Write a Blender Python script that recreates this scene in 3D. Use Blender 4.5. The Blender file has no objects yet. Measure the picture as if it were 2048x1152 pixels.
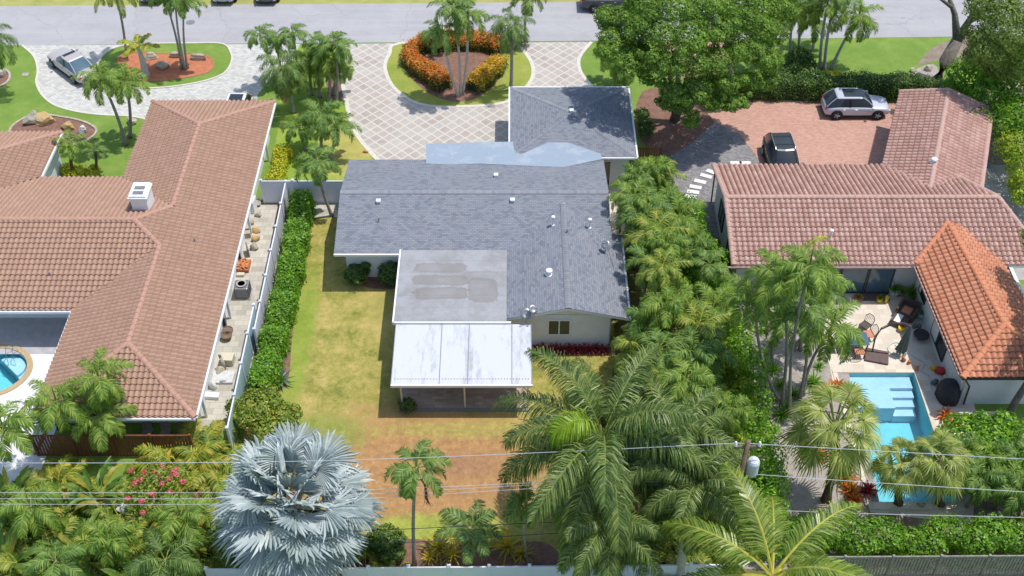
import bpy, bmesh, math, random
import numpy as np
from mathutils import Vector, Matrix
random.seed(7); rng = np.random.default_rng(7)
R = math.radians
sc = bpy.context.scene
C = sc.collection

# ---------------------------------------------------------------- camera, sky, sun
FPX, CAMH, YH = 2350., 49., -1680.           # focal length in photo pixels, height, horizon row
TH = math.atan((576 - YH) / FPX)
cam = bpy.data.cameras.new('camera'); co = bpy.data.objects.new('camera', cam); C.objects.link(co)
co.location = (0, 0, CAMH); co.rotation_euler = (math.pi / 2 - TH, 0, 0)
cam.sensor_width = 36; cam.lens = FPX / 2048 * 36; cam.clip_end = 2000; cam.clip_start = 0.5
sc.camera = co
SUN_DIR = Vector((.35, .10, 1)).normalized()
w = bpy.data.worlds.new("World"); sc.world = w; w.use_nodes = True
nt = w.node_tree; bg = nt.nodes['Background']; sky = nt.nodes.new('ShaderNodeTexSky')
sky.sky_type = 'NISHITA'; sky.sun_disc = False
sky.sun_elevation = math.asin(SUN_DIR.z); sky.sun_rotation = R(88)
nt.links.new(sky.outputs[0], bg.inputs[0]); bg.inputs[1].default_value = 0.15
sl = bpy.data.lights.new('sun', 'SUN'); sl.energy = 3.2; sl.angle = R(0.5); sl.color = (1, .965, .91)
so = bpy.data.objects.new('sun', sl); C.objects.link(so)
so.rotation_euler = SUN_DIR.to_track_quat('Z', 'Y').to_euler(); so.location = (20, 40, 60)
sc.view_settings.view_transform = 'Standard'; sc.view_settings.look = 'None'
sc.view_settings.exposure = 0.33; sc.view_settings.gamma = 1
sc.cycles.max_bounces = 6; sc.cycles.transparent_max_bounces = 12

def U(px, py, z=0.):
    """point at height z that the photograph shows at (px, py)"""
    a = (px - 1024) / FPX; b = (py - 576) / FPX
    dy = math.cos(TH) - b * math.sin(TH); dz = -math.sin(TH) - b * math.cos(TH)
    t = (CAMH - z) / -dz
    return Vector((a * t, dy * t, z))
def ZF(px, py, Y):
    y0 = U(px, py).y; z = CAMH * (1 - Y / y0); return U(px, py, z)

# ---------------------------------------------------------------- mesh helpers
class MB:
    def __init__(s): s.v = []; s.f = []; s.m = []
    def add(s, vs, fs, m=0):
        n = len(s.v); s.v += [tuple(v) for v in vs]; s.f += [tuple(i + n for i in f) for f in fs]; s.m += [m] * len(fs); return s
    def box(s, c, d, rz=0, m=0, rx=0):
        M = Matrix.Translation(c) @ Matrix.Rotation(rz, 4, 'Z') @ Matrix.Rotation(rx, 4, 'X')
        vs = [M @ Vector((x * d[0] / 2, y * d[1] / 2, z * d[2] / 2)) for x in (-1, 1) for y in (-1, 1) for z in (-1, 1)]
        return s.add(vs, [(0, 1, 3, 2), (4, 6, 7, 5), (0, 4, 5, 1), (2, 3, 7, 6), (0, 2, 6, 4), (1, 5, 7, 3)], m)
    def tube(s, pts, r, n=8, m=0, cap=True):
        pts = [Vector(p) for p in pts]; rs = r if isinstance(r, (list, tuple)) else [r] * len(pts)
        rings = []
        for i, p in enumerate(pts):
            t = (pts[min(i + 1, len(pts) - 1)] - pts[max(i - 1, 0)]).normalized()
            a = t.cross(Vector((0, 0, 1))) if abs(t.z) < .95 else t.cross(Vector((1, 0, 0)))
            a.normalize(); b = t.cross(a)
            rings.append([p + (a * math.cos(2 * math.pi * k / n) + b * math.sin(2 * math.pi * k / n)) * rs[i] for k in range(n)])
        vs = [v for rg in rings for v in rg]; fs = []
        for i in range(len(pts) - 1):
            for k in range(n): fs.append((i * n + k, i * n + (k + 1) % n, (i + 1) * n + (k + 1) % n, (i + 1) * n + k))
        if cap: fs.append(tuple(range(n))[::-1]); fs.append(tuple((len(pts) - 1) * n + k for k in range(n)))
        return s.add(vs, fs, m)
    def lathe(s, c, prof, n=20, m=0):
        vs = []; fs = []
        for (r, z) in prof:
            for k in range(n): a = 2 * math.pi * k / n; vs.append((c[0] + r * math.cos(a), c[1] + r * math.sin(a), c[2] + z))
        for i in range(len(prof) - 1):
            for k in range(n): fs.append((i * n + k, i * n + (k + 1) % n, (i + 1) * n + (k + 1) % n, (i + 1) * n + k))
        fs.append(tuple(range(n))[::-1]); fs.append(tuple((len(prof) - 1) * n + k for k in range(n)))
        return s.add(vs, fs, m)
    def prism(s, poly, z0, z1, m=0):
        n = len(poly)
        vs = [(p[0], p[1], z0) for p in poly] + [(p[0], p[1], z1) for p in poly]
        fs = [tuple(range(n))[::-1], tuple(range(n, 2 * n))] + [(i, (i + 1) % n, n + (i + 1) % n, n + i) for i in range(n)]
        return s.add(vs, fs, m)
    def slab(s, pts, t, m=0):       # 3d polygon with thickness t straight down
        n = len(pts); vs = [tuple(p) for p in pts] + [(p[0], p[1], p[2] - t) for p in pts]
        fs = [tuple(range(n)), tuple(range(n, 2 * n))[::-1]] + [(i, n + i, n + (i + 1) % n, (i + 1) % n) for i in range(n)]
        return s.add(vs, fs, m)
    def rock(s, c, d, seed=0, m=0):
        bm = bmesh.new(); bmesh.ops.create_icosphere(bm, subdivisions=3, radius=1)
        r_ = random.Random(seed); pl_ = [(Vector((r_.gauss(0, 1), r_.gauss(0, 1), r_.gauss(0, .8))).normalized(), r_.uniform(.45, .85)) for _ in range(14)]; ph = [r_.uniform(0, 6) for _ in range(3)]
        for v in bm.verts:
            p = v.co.copy()
            for n_, h_ in pl_:
                e_ = p.dot(n_) - h_
                if e_ > 0: p -= n_ * e_ * .9
            k = 1 + .07 * math.sin(7 * p.x + ph[0]) * math.cos(6 * p.y + ph[1]) + .05 * math.sin(13 * p.z + ph[2])
            v.co = Vector((p.x * d[0] * k, p.y * d[1] * k, max(p.z, -.4) * d[2] * k))
        s.add([(v.co.x + c[0], v.co.y + c[1], v.co.z + c[2] + .35 * d[2]) for v in bm.verts], [[v.index for v in f.verts] for f in bm.faces], m)
        bm.free(); return s

def obj(name, mb, mats, parent=None, smooth=False, world=True, sub=0, bevel=0):
    me = bpy.data.meshes.new(name)
    off = Vector((0, 0, 0))
    if parent is not None and world:
        p = parent
        while p is not None: off += p.location; p = p.parent
    if isinstance(mb, MB):
        v = mb.v if off.length == 0 else [(a - off.x, b - off.y, c - off.z) for a, b, c in mb.v]
        me.from_pydata(v, [], mb.f)
        mi = mb.m
    else:
        v, f, mi = mb
        v = np.asarray(v) - np.array(off)
        me.vertices.add(len(v)); me.vertices.foreach_set('co', v.ravel())
        f = np.asarray(f); k = f.shape[1]
        me.loops.add(f.size); me.loops.foreach_set('vertex_index', f.ravel().astype(np.int32))
        me.polygons.add(len(f)); me.polygons.foreach_set('loop_start', (np.arange(len(f)) * k).astype(np.int32))
        me.update(calc_edges=True)
    mats = mats if isinstance(mats, (list, tuple)) else [mats]
    for m in mats: me.materials.append(m)
    if mi is not None and len(mats) > 1: me.polygons.foreach_set('material_index', np.asarray(mi, dtype=np.int32))
    if smooth: me.polygons.foreach_set('use_smooth', [True] * len(me.polygons))
    me.update()
    o = bpy.data.objects.new(name, me); C.objects.link(o)
    if parent is not None: o.parent = parent
    if bevel:
        b = o.modifiers.new('b', 'BEVEL'); b.width = bevel; b.segments = 2; b.limit_method = 'ANGLE'
    if sub:
        b = o.modifiers.new('s', 'SUBSURF'); b.levels = sub; b.render_levels = sub
    return o
def tag(o, label, cat, group=None):
    o['label'] = label; o['category'] = cat
    if group: o['group'] = group
    return o
def thing(name, label, cat, loc=(0, 0, 0), group=None, rz=0):
    o = bpy.data.objects.new(name, None); C.objects.link(o); o.empty_display_size = .3
    o.location = loc; o.rotation_euler = (0, 0, rz); return tag(o, label, cat, group)

# ---------------------------------------------------------------- materials
def newmat(name):
    m = bpy.data.materials.new(name); m.use_nodes = True
    return m, m.node_tree, m.node_tree.nodes['Principled BSDF']
def N(t, k, **kw):
    n = t.nodes.new('ShaderNode' + k)
    for a, b in kw.items(): setattr(n, a, b)
    return n
def rgba(c): return (c[0], c[1], c[2], 1)
def mixc(t, fac, a, b, mode='MIX'):
    n = N(t, 'Mix', data_type='RGBA', blend_type=mode)
    for s, v in ((n.inputs[0], fac), (n.inputs[6], a), (n.inputs[7], b)):
        if hasattr(v, 'is_output'): t.links.new(v, s)
        elif isinstance(v, (int, float)): s.default_value = v
        else: s.default_value = rgba(v)
    return n.outputs[2]
def math_(t, op, a, b=0.):
    n = N(t, 'Math', operation=op)
    for s, v in ((n.inputs[0], a), (n.inputs[1], b)):
        if hasattr(v, 'is_output'): t.links.new(v, s)
        else: s.default_value = v
    return n.outputs[0]
def noise(t, vec, scale, detail=4, rough=.6, out=0):
    n = N(t, 'TexNoise'); n.inputs['Scale'].default_value = scale; n.inputs['Detail'].default_value = detail; n.inputs['Roughness'].default_value = rough
    if vec is not None: t.links.new(vec, n.inputs['Vector'])
    return n.outputs[out]
def ramp(t, fac, stops):
    n = N(t, 'ValToRGB'); e = n.color_ramp.elements
    while len(e) > 1: e.remove(e[-1])
    e[0].position = stops[0][0]; e[0].color = rgba(stops[0][1])
    for p, c in stops[1:]:
        x = e.new(p); x.color = rgba(c)
    t.links.new(fac, n.inputs[0]); return n.outputs[0]
def bump(t, bs, h, strength=.4, dist=.05):
    n = N(t, 'Bump'); n.inputs['Strength'].default_value = strength; n.inputs['Distance'].default_value = dist
    t.links.new(h, n.inputs['Height']); t.links.new(n.outputs[0], bs.inputs['Normal'])
def objco(t): return N(t, 'TexCoord').outputs['Object']
def worldpos(t): return N(t, 'NewGeometry').outputs['Position']

def simple(name, col, rough=.6, var=.12, scale=3., metal=0., spec=.5, bmp=0., col2=None, bscale=None):
    m, t, b = newmat(name); v = objco(t)
    c2 = col2 or tuple(x * (1 - var) for x in col); n = noise(t, v, scale, 5)
    c = mixc(t, ramp(t, n, [(.35, (0, 0, 0)), (.65, (1, 1, 1))]), col, c2)
    t.links.new(c, b.inputs['Base Color']); b.inputs['Roughness'].default_value = rough; b.inputs['Metallic'].default_value = metal
    b.inputs['Specular IOR Level'].default_value = spec
    if bmp: bump(t, b, noise(t, v, bscale or scale * 8, 3), bmp, .02)
    return m
def leafmat(name, cols, trans=.3, rough=.45, patch=.5, pscale=1.2, spec=.4, lo=None, low=None):
    """foliage: every leaf (mesh island) its own tone, plus broad patches of another tone"""
    m, t, b = newmat(name); g = N(t, 'NewGeometry'); r = g.outputs['Random Per Island']
    if 'silver' not in name and 'flower' not in name and 'dead' not in name: cols = [tuple(min(.8, q * 1.17) for q in c) for c in cols]
    st = [(i / (len(cols) - 1), c) for i, c in enumerate(cols)]
    c = ramp(t, r, st)
    n = noise(t, g.outputs['Position'], pscale, 3)
    if lo is None: lo = tuple(x * .55 for x in cols[0])
    c = mixc(t, math_(t, 'MULTIPLY', ramp(t, n, [(.4, (0, 0, 0)), (.68, (1, 1, 1))]), patch), c, lo)
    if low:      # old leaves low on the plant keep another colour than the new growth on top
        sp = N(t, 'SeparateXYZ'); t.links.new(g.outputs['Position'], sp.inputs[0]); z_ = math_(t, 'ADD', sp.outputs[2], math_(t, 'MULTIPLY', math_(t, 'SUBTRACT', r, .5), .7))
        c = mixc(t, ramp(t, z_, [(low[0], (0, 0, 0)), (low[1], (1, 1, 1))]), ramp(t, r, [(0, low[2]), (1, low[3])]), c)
    t.links.new(c, b.inputs['Base Color']); b.inputs['Roughness'].default_value = rough; b.inputs['Specular IOR Level'].default_value = spec
    tr = N(t, 'BsdfTranslucent'); t.links.new(mixc(t, 1., c, (1.25, 1.3, .6), 'MULTIPLY'), tr.inputs[0])
    mx = N(t, 'MixShader'); mx.inputs[0].default_value = min(.48, trans * 1.25)
    t.links.new(b.outputs[0], mx.inputs[1]); t.links.new(tr.outputs[0], mx.inputs[2])
    t.links.new(mx.outputs[0], t.nodes['Material Output'].inputs[0]); return m
def groundmat(name, stops, scale, patches=(), bmp=.5, fine=14, rough=.95):
    m, t, b = newmat(name); v = objco(t)
    n = noise(t, v, scale, 8, .72); nf = noise(t, v, fine, 6, .8); nm = noise(t, v, 1.6, 5, .7)
    c = ramp(t, math_(t, 'ADD', math_(t, 'MULTIPLY', n, .62), math_(t, 'MULTIPLY', nf, .38)), stops)
    for (x, y, rx, ry, col, st) in patches:
        mp = N(t, 'Mapping'); mp.vector_type = 'POINT'
        mp.inputs['Location'].default_value = (-x / rx, -y / ry, 0); mp.inputs['Scale'].default_value = (1 / rx, 1 / ry, 0)
        t.links.new(v, mp.inputs[0]); ln = N(t, 'VectorMath', operation='LENGTH'); t.links.new(mp.outputs[0], ln.inputs[0])
        d = math_(t, 'ADD', ln.outputs['Value'], math_(t, 'MULTIPLY', math_(t, 'SUBTRACT', nm, .5), 1.15))
        d = math_(t, 'ADD', d, math_(t, 'MULTIPLY', math_(t, 'SUBTRACT', nf, .5), .9))
        f = ramp(t, d, [(.55, (st, st, st)), (1.1, (0, 0, 0))])
        c2 = mixc(t, ramp(t, math_(t, 'ADD', math_(t, 'MULTIPLY', nf, .6), math_(t, 'MULTIPLY', nm, .4)), [(.38, (0, 0, 0)), (.62, (1, 1, 1))]), (col[0] * 1.2, col[1] * 1.32, col[2] * 1.2), tuple(q * .68 for q in col))
        c = mixc(t, f, c, c2)
    t.links.new(c, b.inputs['Base Color']); b.inputs['Roughness'].default_value = rough; b.inputs['Specular IOR Level'].default_value = .15
    bump(t, b, nf, bmp, .08); return m
def pavermat(name, cols, w_, h_, mortar, msize=.02, rot=0., uv=False, stain=.25, bias=0., rough=.85, off=.5):
    m, t, b = newmat(name)
    v = N(t, 'TexCoord').outputs['UV' if uv else 'Object']
    mp = N(t, 'Mapping'); mp.inputs['Rotation'].default_value = (0, 0, rot); t.links.new(v, mp.inputs[0])
    br = N(t, 'TexBrick'); br.offset = off; t.links.new(mp.outputs[0], br.inputs['Vector'])
    br.inputs['Scale'].default_value = 1; br.inputs['Brick Width'].default_value = w_; br.inputs['Row Height'].default_value = h_
    br.inputs['Mortar Size'].default_value = msize; br.inputs['Mortar Smooth'].default_value = .3; br.inputs['Bias'].default_value = bias
    br.inputs['Color1'].default_value = (0, 0, 0, 1); br.inputs['Color2'].default_value = (1, 1, 1, 1); br.inputs['Mortar'].default_value = (.5, .5, .5, 1)
    c = ramp(t, br.outputs['Color'], [(i / (len(cols) - 1), q) for i, q in enumerate(cols)])
    c = mixc(t, br.outputs['Fac'], c, mortar)
    n = noise(t, objco(t), .6, 6, .7)
    c = mixc(t, math_(t, 'MULTIPLY', ramp(t, n, [(.4, (0, 0, 0)), (.7, (1, 1, 1))]), stain), c, tuple(x * .55 for x in mortar))
    t.links.new(c, b.inputs['Base Color']); b.inputs['Roughness'].default_value = rough; b.inputs['Specular IOR Level'].default_value = .25
    bump(t, b, math_(t, 'SUBTRACT', 1., br.outputs['Fac']), .4, .01); return m
def tilemat(name, cols, stain, stainamt=.5, gutter=.75, guamt=.45, gvamt=.55):
    m, t, b = newmat(name); v = N(t, 'TexCoord').outputs['UV']
    fl = N(t, 'VectorMath', operation='FLOOR'); t.links.new(v, fl.inputs[0])
    wn = N(t, 'TexWhiteNoise'); t.links.new(fl.outputs[0], wn.inputs[0])
    c = ramp(t, wn.outputs[0], [(i / (len(cols) - 1), q) for i, q in enumerate(cols)])
    n = noise(t, objco(t), .9, 7, .75); n2 = noise(t, objco(t), 7, 4, .7)
    f = ramp(t, math_(t, 'ADD', math_(t, 'MULTIPLY', n, .6), math_(t, 'MULTIPLY', n2, .4)), [(.42, (0, 0, 0)), (.66, (1, 1, 1))])
    c = mixc(t, math_(t, 'MULTIPLY', f, stainamt), c, stain)
    uv2 = N(t, 'UVMap'); uv2.uv_map = 'grid'; fr = N(t, 'VectorMath', operation='FRACTION'); t.links.new(uv2.outputs[0], fr.inputs[0]); sp = N(t, 'SeparateXYZ'); t.links.new(fr.outputs[0], sp.inputs[0])
    jn = math_(t, 'MULTIPLY', math_(t, 'SUBTRACT', noise(t, objco(t), 9, 3), .5), .18)
    gu = ramp(t, math_(t, 'ABSOLUTE', math_(t, 'SUBTRACT', math_(t, 'ADD', sp.outputs[0], jn), gutter)), [(.0, (guamt,) * 3), (.10, (guamt * .8,) * 3), (.24, (0, 0, 0))])
    gv = ramp(t, math_(t, 'ADD', sp.outputs[1], math_(t, 'MULTIPLY', jn, .4)), [(.0, (gvamt,) * 3), (.10, (gvamt,) * 3), (.2, (0, 0, 0))])
    c = mixc(t, math_(t, 'MAXIMUM', gu, gv), c, tuple(q * .38 for q in stain))
    t.links.new(c, b.inputs['Base Color']); b.inputs['Roughness'].default_value = .8; b.inputs['Specular IOR Level'].default_value = .3
    bump(t, b, n2, .3, .02); return m
def paint(name, col, rough=.42, metal=.2):
    m, t, b = newmat(name); b.inputs['Base Color'].default_value = rgba(col); b.inputs['Metallic'].default_value = metal
    b.inputs['Roughness'].default_value = rough; b.inputs['Coat Weight'].default_value = .35; b.inputs['Coat Roughness'].default_value = .25
    n = noise(t, objco(t), 40, 2); bump(t, b, n, .03, .01); return m
def glassmat(name, col=(.02, .025, .03)):
    m, t, b = newmat(name); c = mixc(t, noise(t, objco(t), 1.5, 3), col, tuple(x * 2.2 for x in col)); t.links.new(c, b.inputs['Base Color'])
    b.inputs['Roughness'].default_value = .05; b.inputs['Specular IOR Level'].default_value = .5; return m
def watermat(name, tint):
    m, t, b = newmat(name); t.nodes.remove(b)
    tr = N(t, 'BsdfTransparent'); tr.inputs[0].default_value = rgba(tint); gl = N(t, 'BsdfGlossy'); gl.inputs['Roughness'].default_value = .02
    fr = N(t, 'Fresnel'); fr.inputs[0].default_value = 1.33
    bp = N(t, 'Bump'); bp.inputs['Strength'].default_value = .25; bp.inputs['Distance'].default_value = .05
    t.links.new(noise(t, objco(t), 3., 3), bp.inputs['Height']); t.links.new(bp.outputs[0], gl.inputs['Normal']); t.links.new(bp.outputs[0], fr.inputs['Normal'])
    mx = N(t, 'MixShader'); t.links.new(fr.outputs[0], mx.inputs[0]); t.links.new(tr.outputs[0], mx.inputs[1]); t.links.new(gl.outputs[0], mx.inputs[2])
    t.links.new(mx.outputs[0], t.nodes['Material Output'].inputs[0]); return m
def diamondmat():
    m, t, b = newmat('diamond_pavers'); v = objco(t); p0 = U(794.8, 259.8); S = .675
    mp = N(t, 'Mapping'); mp.vector_type = 'POINT'; mp.inputs['Rotation'].default_value = (0, 0, R(45)); mp.inputs['Scale'].default_value = (1 / S, 1 / S, 1)
    sb = N(t, 'VectorMath', operation='SUBTRACT'); sb.inputs[1].default_value = p0; t.links.new(v, sb.inputs[0]); t.links.new(sb.outputs[0], mp.inputs[0])
    fr = N(t, 'VectorMath', operation='FRACTION'); t.links.new(mp.outputs[0], fr.inputs[0]); fl = N(t, 'VectorMath', operation='FLOOR'); t.links.new(mp.outputs[0], fl.inputs[0])
    sp = N(t, 'SeparateXYZ'); t.links.new(fr.outputs[0], sp.inputs[0]); wn = N(t, 'TexWhiteNoise'); t.links.new(fl.outputs[0], wn.inputs[0])
    lx = math_(t, 'LESS_THAN', math_(t, 'ABSOLUTE', math_(t, 'SUBTRACT', sp.outputs[0], .5)), .425)
    ly = math_(t, 'LESS_THAN', math_(t, 'ABSOLUTE', math_(t, 'SUBTRACT', sp.outputs[1], .5)), .425)
    ins = math_(t, 'MULTIPLY', lx, ly)
    mp2 = N(t, 'Mapping'); mp2.inputs['Rotation'].default_value = (0, 0, 0); t.links.new(v, mp2.inputs[0])
    br = N(t, 'TexBrick'); t.links.new(mp2.outputs[0], br.inputs[0]); br.inputs['Scale'].default_value = 1; br.inputs['Brick Width'].default_value = .24; br.inputs['Row Height'].default_value = .12; br.inputs['Mortar Size'].default_value = .008
    br.inputs['Color1'].default_value = (0, 0, 0, 1); br.inputs['Color2'].default_value = (1, 1, 1, 1); br.inputs['Mortar'].default_value = (.5, .5, .5, 1)
    f = math_(t, 'ADD', math_(t, 'MULTIPLY', wn.outputs[0], .6), math_(t, 'MULTIPLY', br.outputs['Color'], .4))
    c = ramp(t, f, [(0, (.31, .265, .24)), (.35, (.37, .31, .275)), (.6, (.41, .36, .32)), (.8, (.39, .37, .35)), (1, (.46, .41, .34))])
    big = noise(t, v, .35, 4)
    c = mixc(t, math_(t, 'MULTIPLY', ramp(t, big, [(.35, (0, 0, 0)), (.7, (1, 1, 1))]), .5), c, (.50, .47, .42))
    lc = mixc(t, noise(t, v, 3., 4), (.58, .54, .46), (.50, .46, .39))
    c = mixc(t, ins, lc, c); t.links.new(c, b.inputs['Base Color']); b.inputs['Roughness'].default_value = .85; return m
def roofstain(name, col, stain, scale, seams, amt, lo=.5, hi=.62, stretch=(1, 1, 1), rough=.5):
    m, t, b = newmat(name); v = worldpos(t)
    mp = N(t, 'Mapping'); mp.inputs['Scale'].default_value = stretch; t.links.new(v, mp.inputs[0])
    n = noise(t, mp.outputs[0], scale, 7, .72); c = mixc(t, math_(t, 'MULTIPLY', ramp(t, n, [(lo, (0, 0, 0)), (hi, (1, 1, 1))]), amt), col, stain)
    c = mixc(t, math_(t, 'MULTIPLY', noise(t, v, 6, 4), .25), c, stain)
    t.links.new(c, b.inputs['Base Color']); b.inputs['Roughness'].default_value = rough; return m, t, b, c

M = {}
M['street'] = groundmat('asphalt', [(.3, (.31, .30, .31)), (.5, (.365, .355, .36)), (.7, (.42, .41, .41))], .5, bmp=.2, fine=9)
_t = M['street'].node_tree; _b = _t.nodes['Principled BSDF']; _c = _b.inputs['Base Color'].links[0].from_socket; _v = objco(_t)
_mp = N(_t, 'Mapping'); _mp.inputs['Scale'].default_value = (.06, 1.1, 1); _t.links.new(_v, _mp.inputs[0]); _c = mixc(_t, math_(_t, 'MULTIPLY', ramp(_t, noise(_t, _mp.outputs[0], 1.2, 5), [(.45, (0, 0, 0)), (.65, (1, 1, 1))]), .5), _c, (.42, .415, .42))
_vo = N(_t, 'TexVoronoi', feature='DISTANCE_TO_EDGE'); _vo.inputs['Scale'].default_value = .13; _wv = N(_t, 'VectorMath', operation='ADD'); _t.links.new(_v, _wv.inputs[0]); _ns = N(_t, 'TexNoise'); _ns.inputs['Scale'].default_value = .8; _ns.inputs['Detail'].default_value = 6; _t.links.new(_v, _ns.inputs[0]); _t.links.new(_ns.outputs['Color'], _wv.inputs[1]); _t.links.new(_wv.outputs[0], _vo.inputs['Vector'])
_c = mixc(_t, ramp(_t, _vo.outputs['Distance'], [(0, (.22,) * 3), (.008, (0, 0, 0))]), _c, (.16, .155, .16))
_c = mixc(_t, ramp(_t, noise(_t, _v, 1.4, 2), [(.70, (0, 0, 0)), (.74, (.6,) * 3)]), _c, (.24, .22, .21))
_t.links.new(_c, _b.inputs['Base Color'])
M['grass'] = groundmat('grass', [(.3, (.10, .19, .035)), (.5, (.17, .265, .05)), (.7, (.29, .35, .09))], .5)
M['grass2'] = groundmat('grass_swale', [(.3, (.22, .25, .06)), (.5, (.34, .34, .10)), (.7, (.45, .40, .17))], .8)
M['lawn_back'] = groundmat('lawn_back', [(.40, (.17, .195, .04)), (.5, (.33, .295, .075)), (.60, (.49, .375, .14))], .6, fine=3.5, bmp=.9, patches=[
    (U(850, 930).x, U(850, 930).y, 8.6, 5.2, (.43, .225, .105), .97), (U(640, 870).x, U(640, 870).y, 3.2, 1.6, (.20, .29, .05), .6),
    (U(930, 860).x, U(930, 860).y, 6, .7, (.36, .33, .09), .55), (U(880, 1060).x, U(900, 1060).y, 5, 1.2, (.33, .36, .07), .9),
    (U(930, 930).x, U(930, 930).y, 2.2, 1.0, (.33, .17, .11), .55), (U(780, 600).x, U(780, 600).y, 2, 4., (.48, .37, .13), .45),
    (U(600, 680).x, U(600, 680).y, .9, 7., (.22, .31, .04), .7)])
M['mulch_red'] = groundmat('mulch_red', [(.3, (.38, .12, .055)), (.5, (.56, .21, .11)), (.7, (.66, .30, .17))], 2.5, bmp=1, fine=22)
M['mulch_brown'] = groundmat('mulch_brown', [(.3, (.14, .075, .055)), (.5, (.27, .15, .11)), (.7, (.40, .24, .18))], 2.5, bmp=1, fine=22)
M['soil'] = groundmat('soil', [(.3, (.16, .12, .085)), (.5, (.28, .22, .17)), (.7, (.40, .34, .27))], 1.5, bmp=.8, fine=18)
M['gravel'] = groundmat('gravel', [(.3, (.26, .22, .19)), (.5, (.42, .37, .33)), (.7, (.56, .51, .46))], 2., bmp=.8, fine=30)
M['dry'] = groundmat('dry_grass', [(.3, (.30, .22, .08)), (.5, (.42, .33, .13)), (.7, (.38, .36, .09))], 1.)
M['white_paver'] = pavermat('white_paver', [(.43, .42, .39), (.52, .51, .47), (.60, .585, .54)], .3, .18, (.38, .36, .33), .012, stain=.12)
M['diamond'] = diamondmat()
M['border'] = simple('paver_border', (.62, .58, .50), .85, .15, 4)
M['brick'] = pavermat('brick_paver', [(.44, .235, .175), (.50, .28, .215), (.55, .33, .26)], .22, .11, (.42, .27, .21), .01, rot=R(12), stain=.12)
M['grey_paver'] = pavermat('grey_paver', [(.17, .165, .17), (.24, .23, .235), (.31, .295, .29)], .22, .11, (.2, .18, .17), .01, rot=R(30), stain=.2)
M['alley'] = pavermat('alley_paver', [(.40, .37, .31), (.50, .47, .40), (.56, .52, .42)], .55, .42, (.34, .31, .26), .012, stain=.3)
M['travertine'] = pavermat('travertine', [(.58, .50, .40), (.66, .585, .48), (.71, .64, .54)], .6, .4, (.52, .44, .36), .008, stain=.12)
M['concrete'] = simple('concrete', (.42, .40, .37), .9, .3, 1.5, bmp=.3)
M['deck_white'] = simple('white_deck', (.72, .71, .69), .8, .04, 2)
M['coping'] = simple('tan_coping', (.50, .37, .20), .8, .25, 8)
M['slabgrey'] = pavermat('patio_stone', [(.34, .25, .20), (.42, .32, .26), (.48, .38, .31)], .4, .2, (.34, .26, .21), .01, stain=.4)
M['patio_grey'] = simple('grey_planks', (.44, .43, .44), .8, .2, 2)
SH = [(.16, .172, .198), (.188, .205, .235), (.215, .23, .26), (.235, .238, .272), (.262, .26, .268), (.205, .235, .262)]
M['shingle'] = pavermat('shingle', SH, .26, .125, (.12, .135, .165), .010, uv=True, stain=.12, rough=.9)
M['membrane'] = roofstain('membrane', (.25, .31, .38), (.36, .40, .44), .9, 0, .6, .52, .6, rough=.7)[0]
_m, t, b, c = roofstain('flat_roof', (.33, .335, .35), (.23, .225, .22), .7, 0, .75, .42, .6, rough=.6)
v = worldpos(t); wv = N(t, 'SeparateXYZ'); t.links.new(v, wv.inputs[0])
ln = math_(t, 'LESS_THAN', math_(t, 'FRACT', math_(t, 'ADD', math_(t, 'MULTIPLY', wv.outputs[1], 1 / .97), math_(t, 'MULTIPLY', noise(t, v, 1.5, 3), .1))), .035)
c = mixc(t, math_(t, 'MULTIPLY', ln, .55), c, (.22, .2, .19))
for (px, py, rx, ry, a) in [(880, 537, 1.55, .42, .5), (880, 562, 1.65, .42, .55), (885, 588, 1.55, .5, .6), (965, 582, .85, 1.0, .55), (960, 552, 1.0, .4, .35)]:
    q = U(px, py, 2.75); mp = N(t, 'Mapping'); mp.inputs['Location'].default_value = (-q.x / rx, -q.y / ry, 0); mp.inputs['Scale'].default_value = (1 / rx, 1 / ry, 0); t.links.new(v, mp.inputs[0])
    sx = N(t, 'SeparateXYZ'); t.links.new(mp.outputs[0], sx.inputs[0]); P4 = lambda q: math_(t, 'POWER', math_(t, 'ABSOLUTE', q), 5.); d = math_(t, 'ADD', math_(t, 'POWER', math_(t, 'ADD', P4(sx.outputs[0]), P4(sx.outputs[1])), .2), math_(t, 'MULTIPLY', math_(t, 'SUBTRACT', noise(t, v, 1.5, 8, .78), .5), 1.25))
    c = mixc(t, ramp(t, d, [(.0, (a * .8,) * 3), (.80, (a * 1.1,) * 3), (.93, (min(1, a * 1.5),) * 3), (1.12, (0, 0, 0))]), c, (.20, .18, .165))
t.links.new(c, b.inputs['Base Color']); M['flat_roof'] = _m
_m, t, b, c = roofstain('patio_roof', (.60, .615, .65), (.27, .275, .285), .9, 0, .75, .52, .68, stretch=(1.6, .35, 1), rough=.35)
M['patio_roof'] = _m
M['white'] = simple('white_paint', (.78, .78, .77), .5, .05, 2)
M['vinyl'] = simple('white_vinyl', (.72, .73, .80), .4, .05, 1)
M['vinyl_teal'] = simple('teal_panel', (.42, .60, .63), .35, .15, .8)
M['stucco'] = simple('white_stucco', (.74, .76, .78), .85, .06, 2, bmp=.3, bscale=30)
M['stucco_grey'] = simple('grey_stucco', (.56, .57, .60), .85, .08, 2, bmp=.3, bscale=30)
M['tile_brown'] = tilemat('tile_brown', [(.37, .225, .155), (.39, .24, .165), (.41, .252, .175), (.43, .268, .187)], (.34, .21, .16), .4, .75, .42, .15)
M['tile_rose'] = tilemat('tile_rose', [(.42, .235, .185), (.46, .265, .21), (.50, .30, .24), (.55, .35, .29)], (.29, .18, .145), .5, .98, .6, .3)
M['tile_red'] = tilemat('tile_red', [(.49, .19, .10), (.55, .23, .13), (.59, .265, .155), (.52, .215, .12)], (.36, .15, .085), .4, .98, .45, .6)
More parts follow.
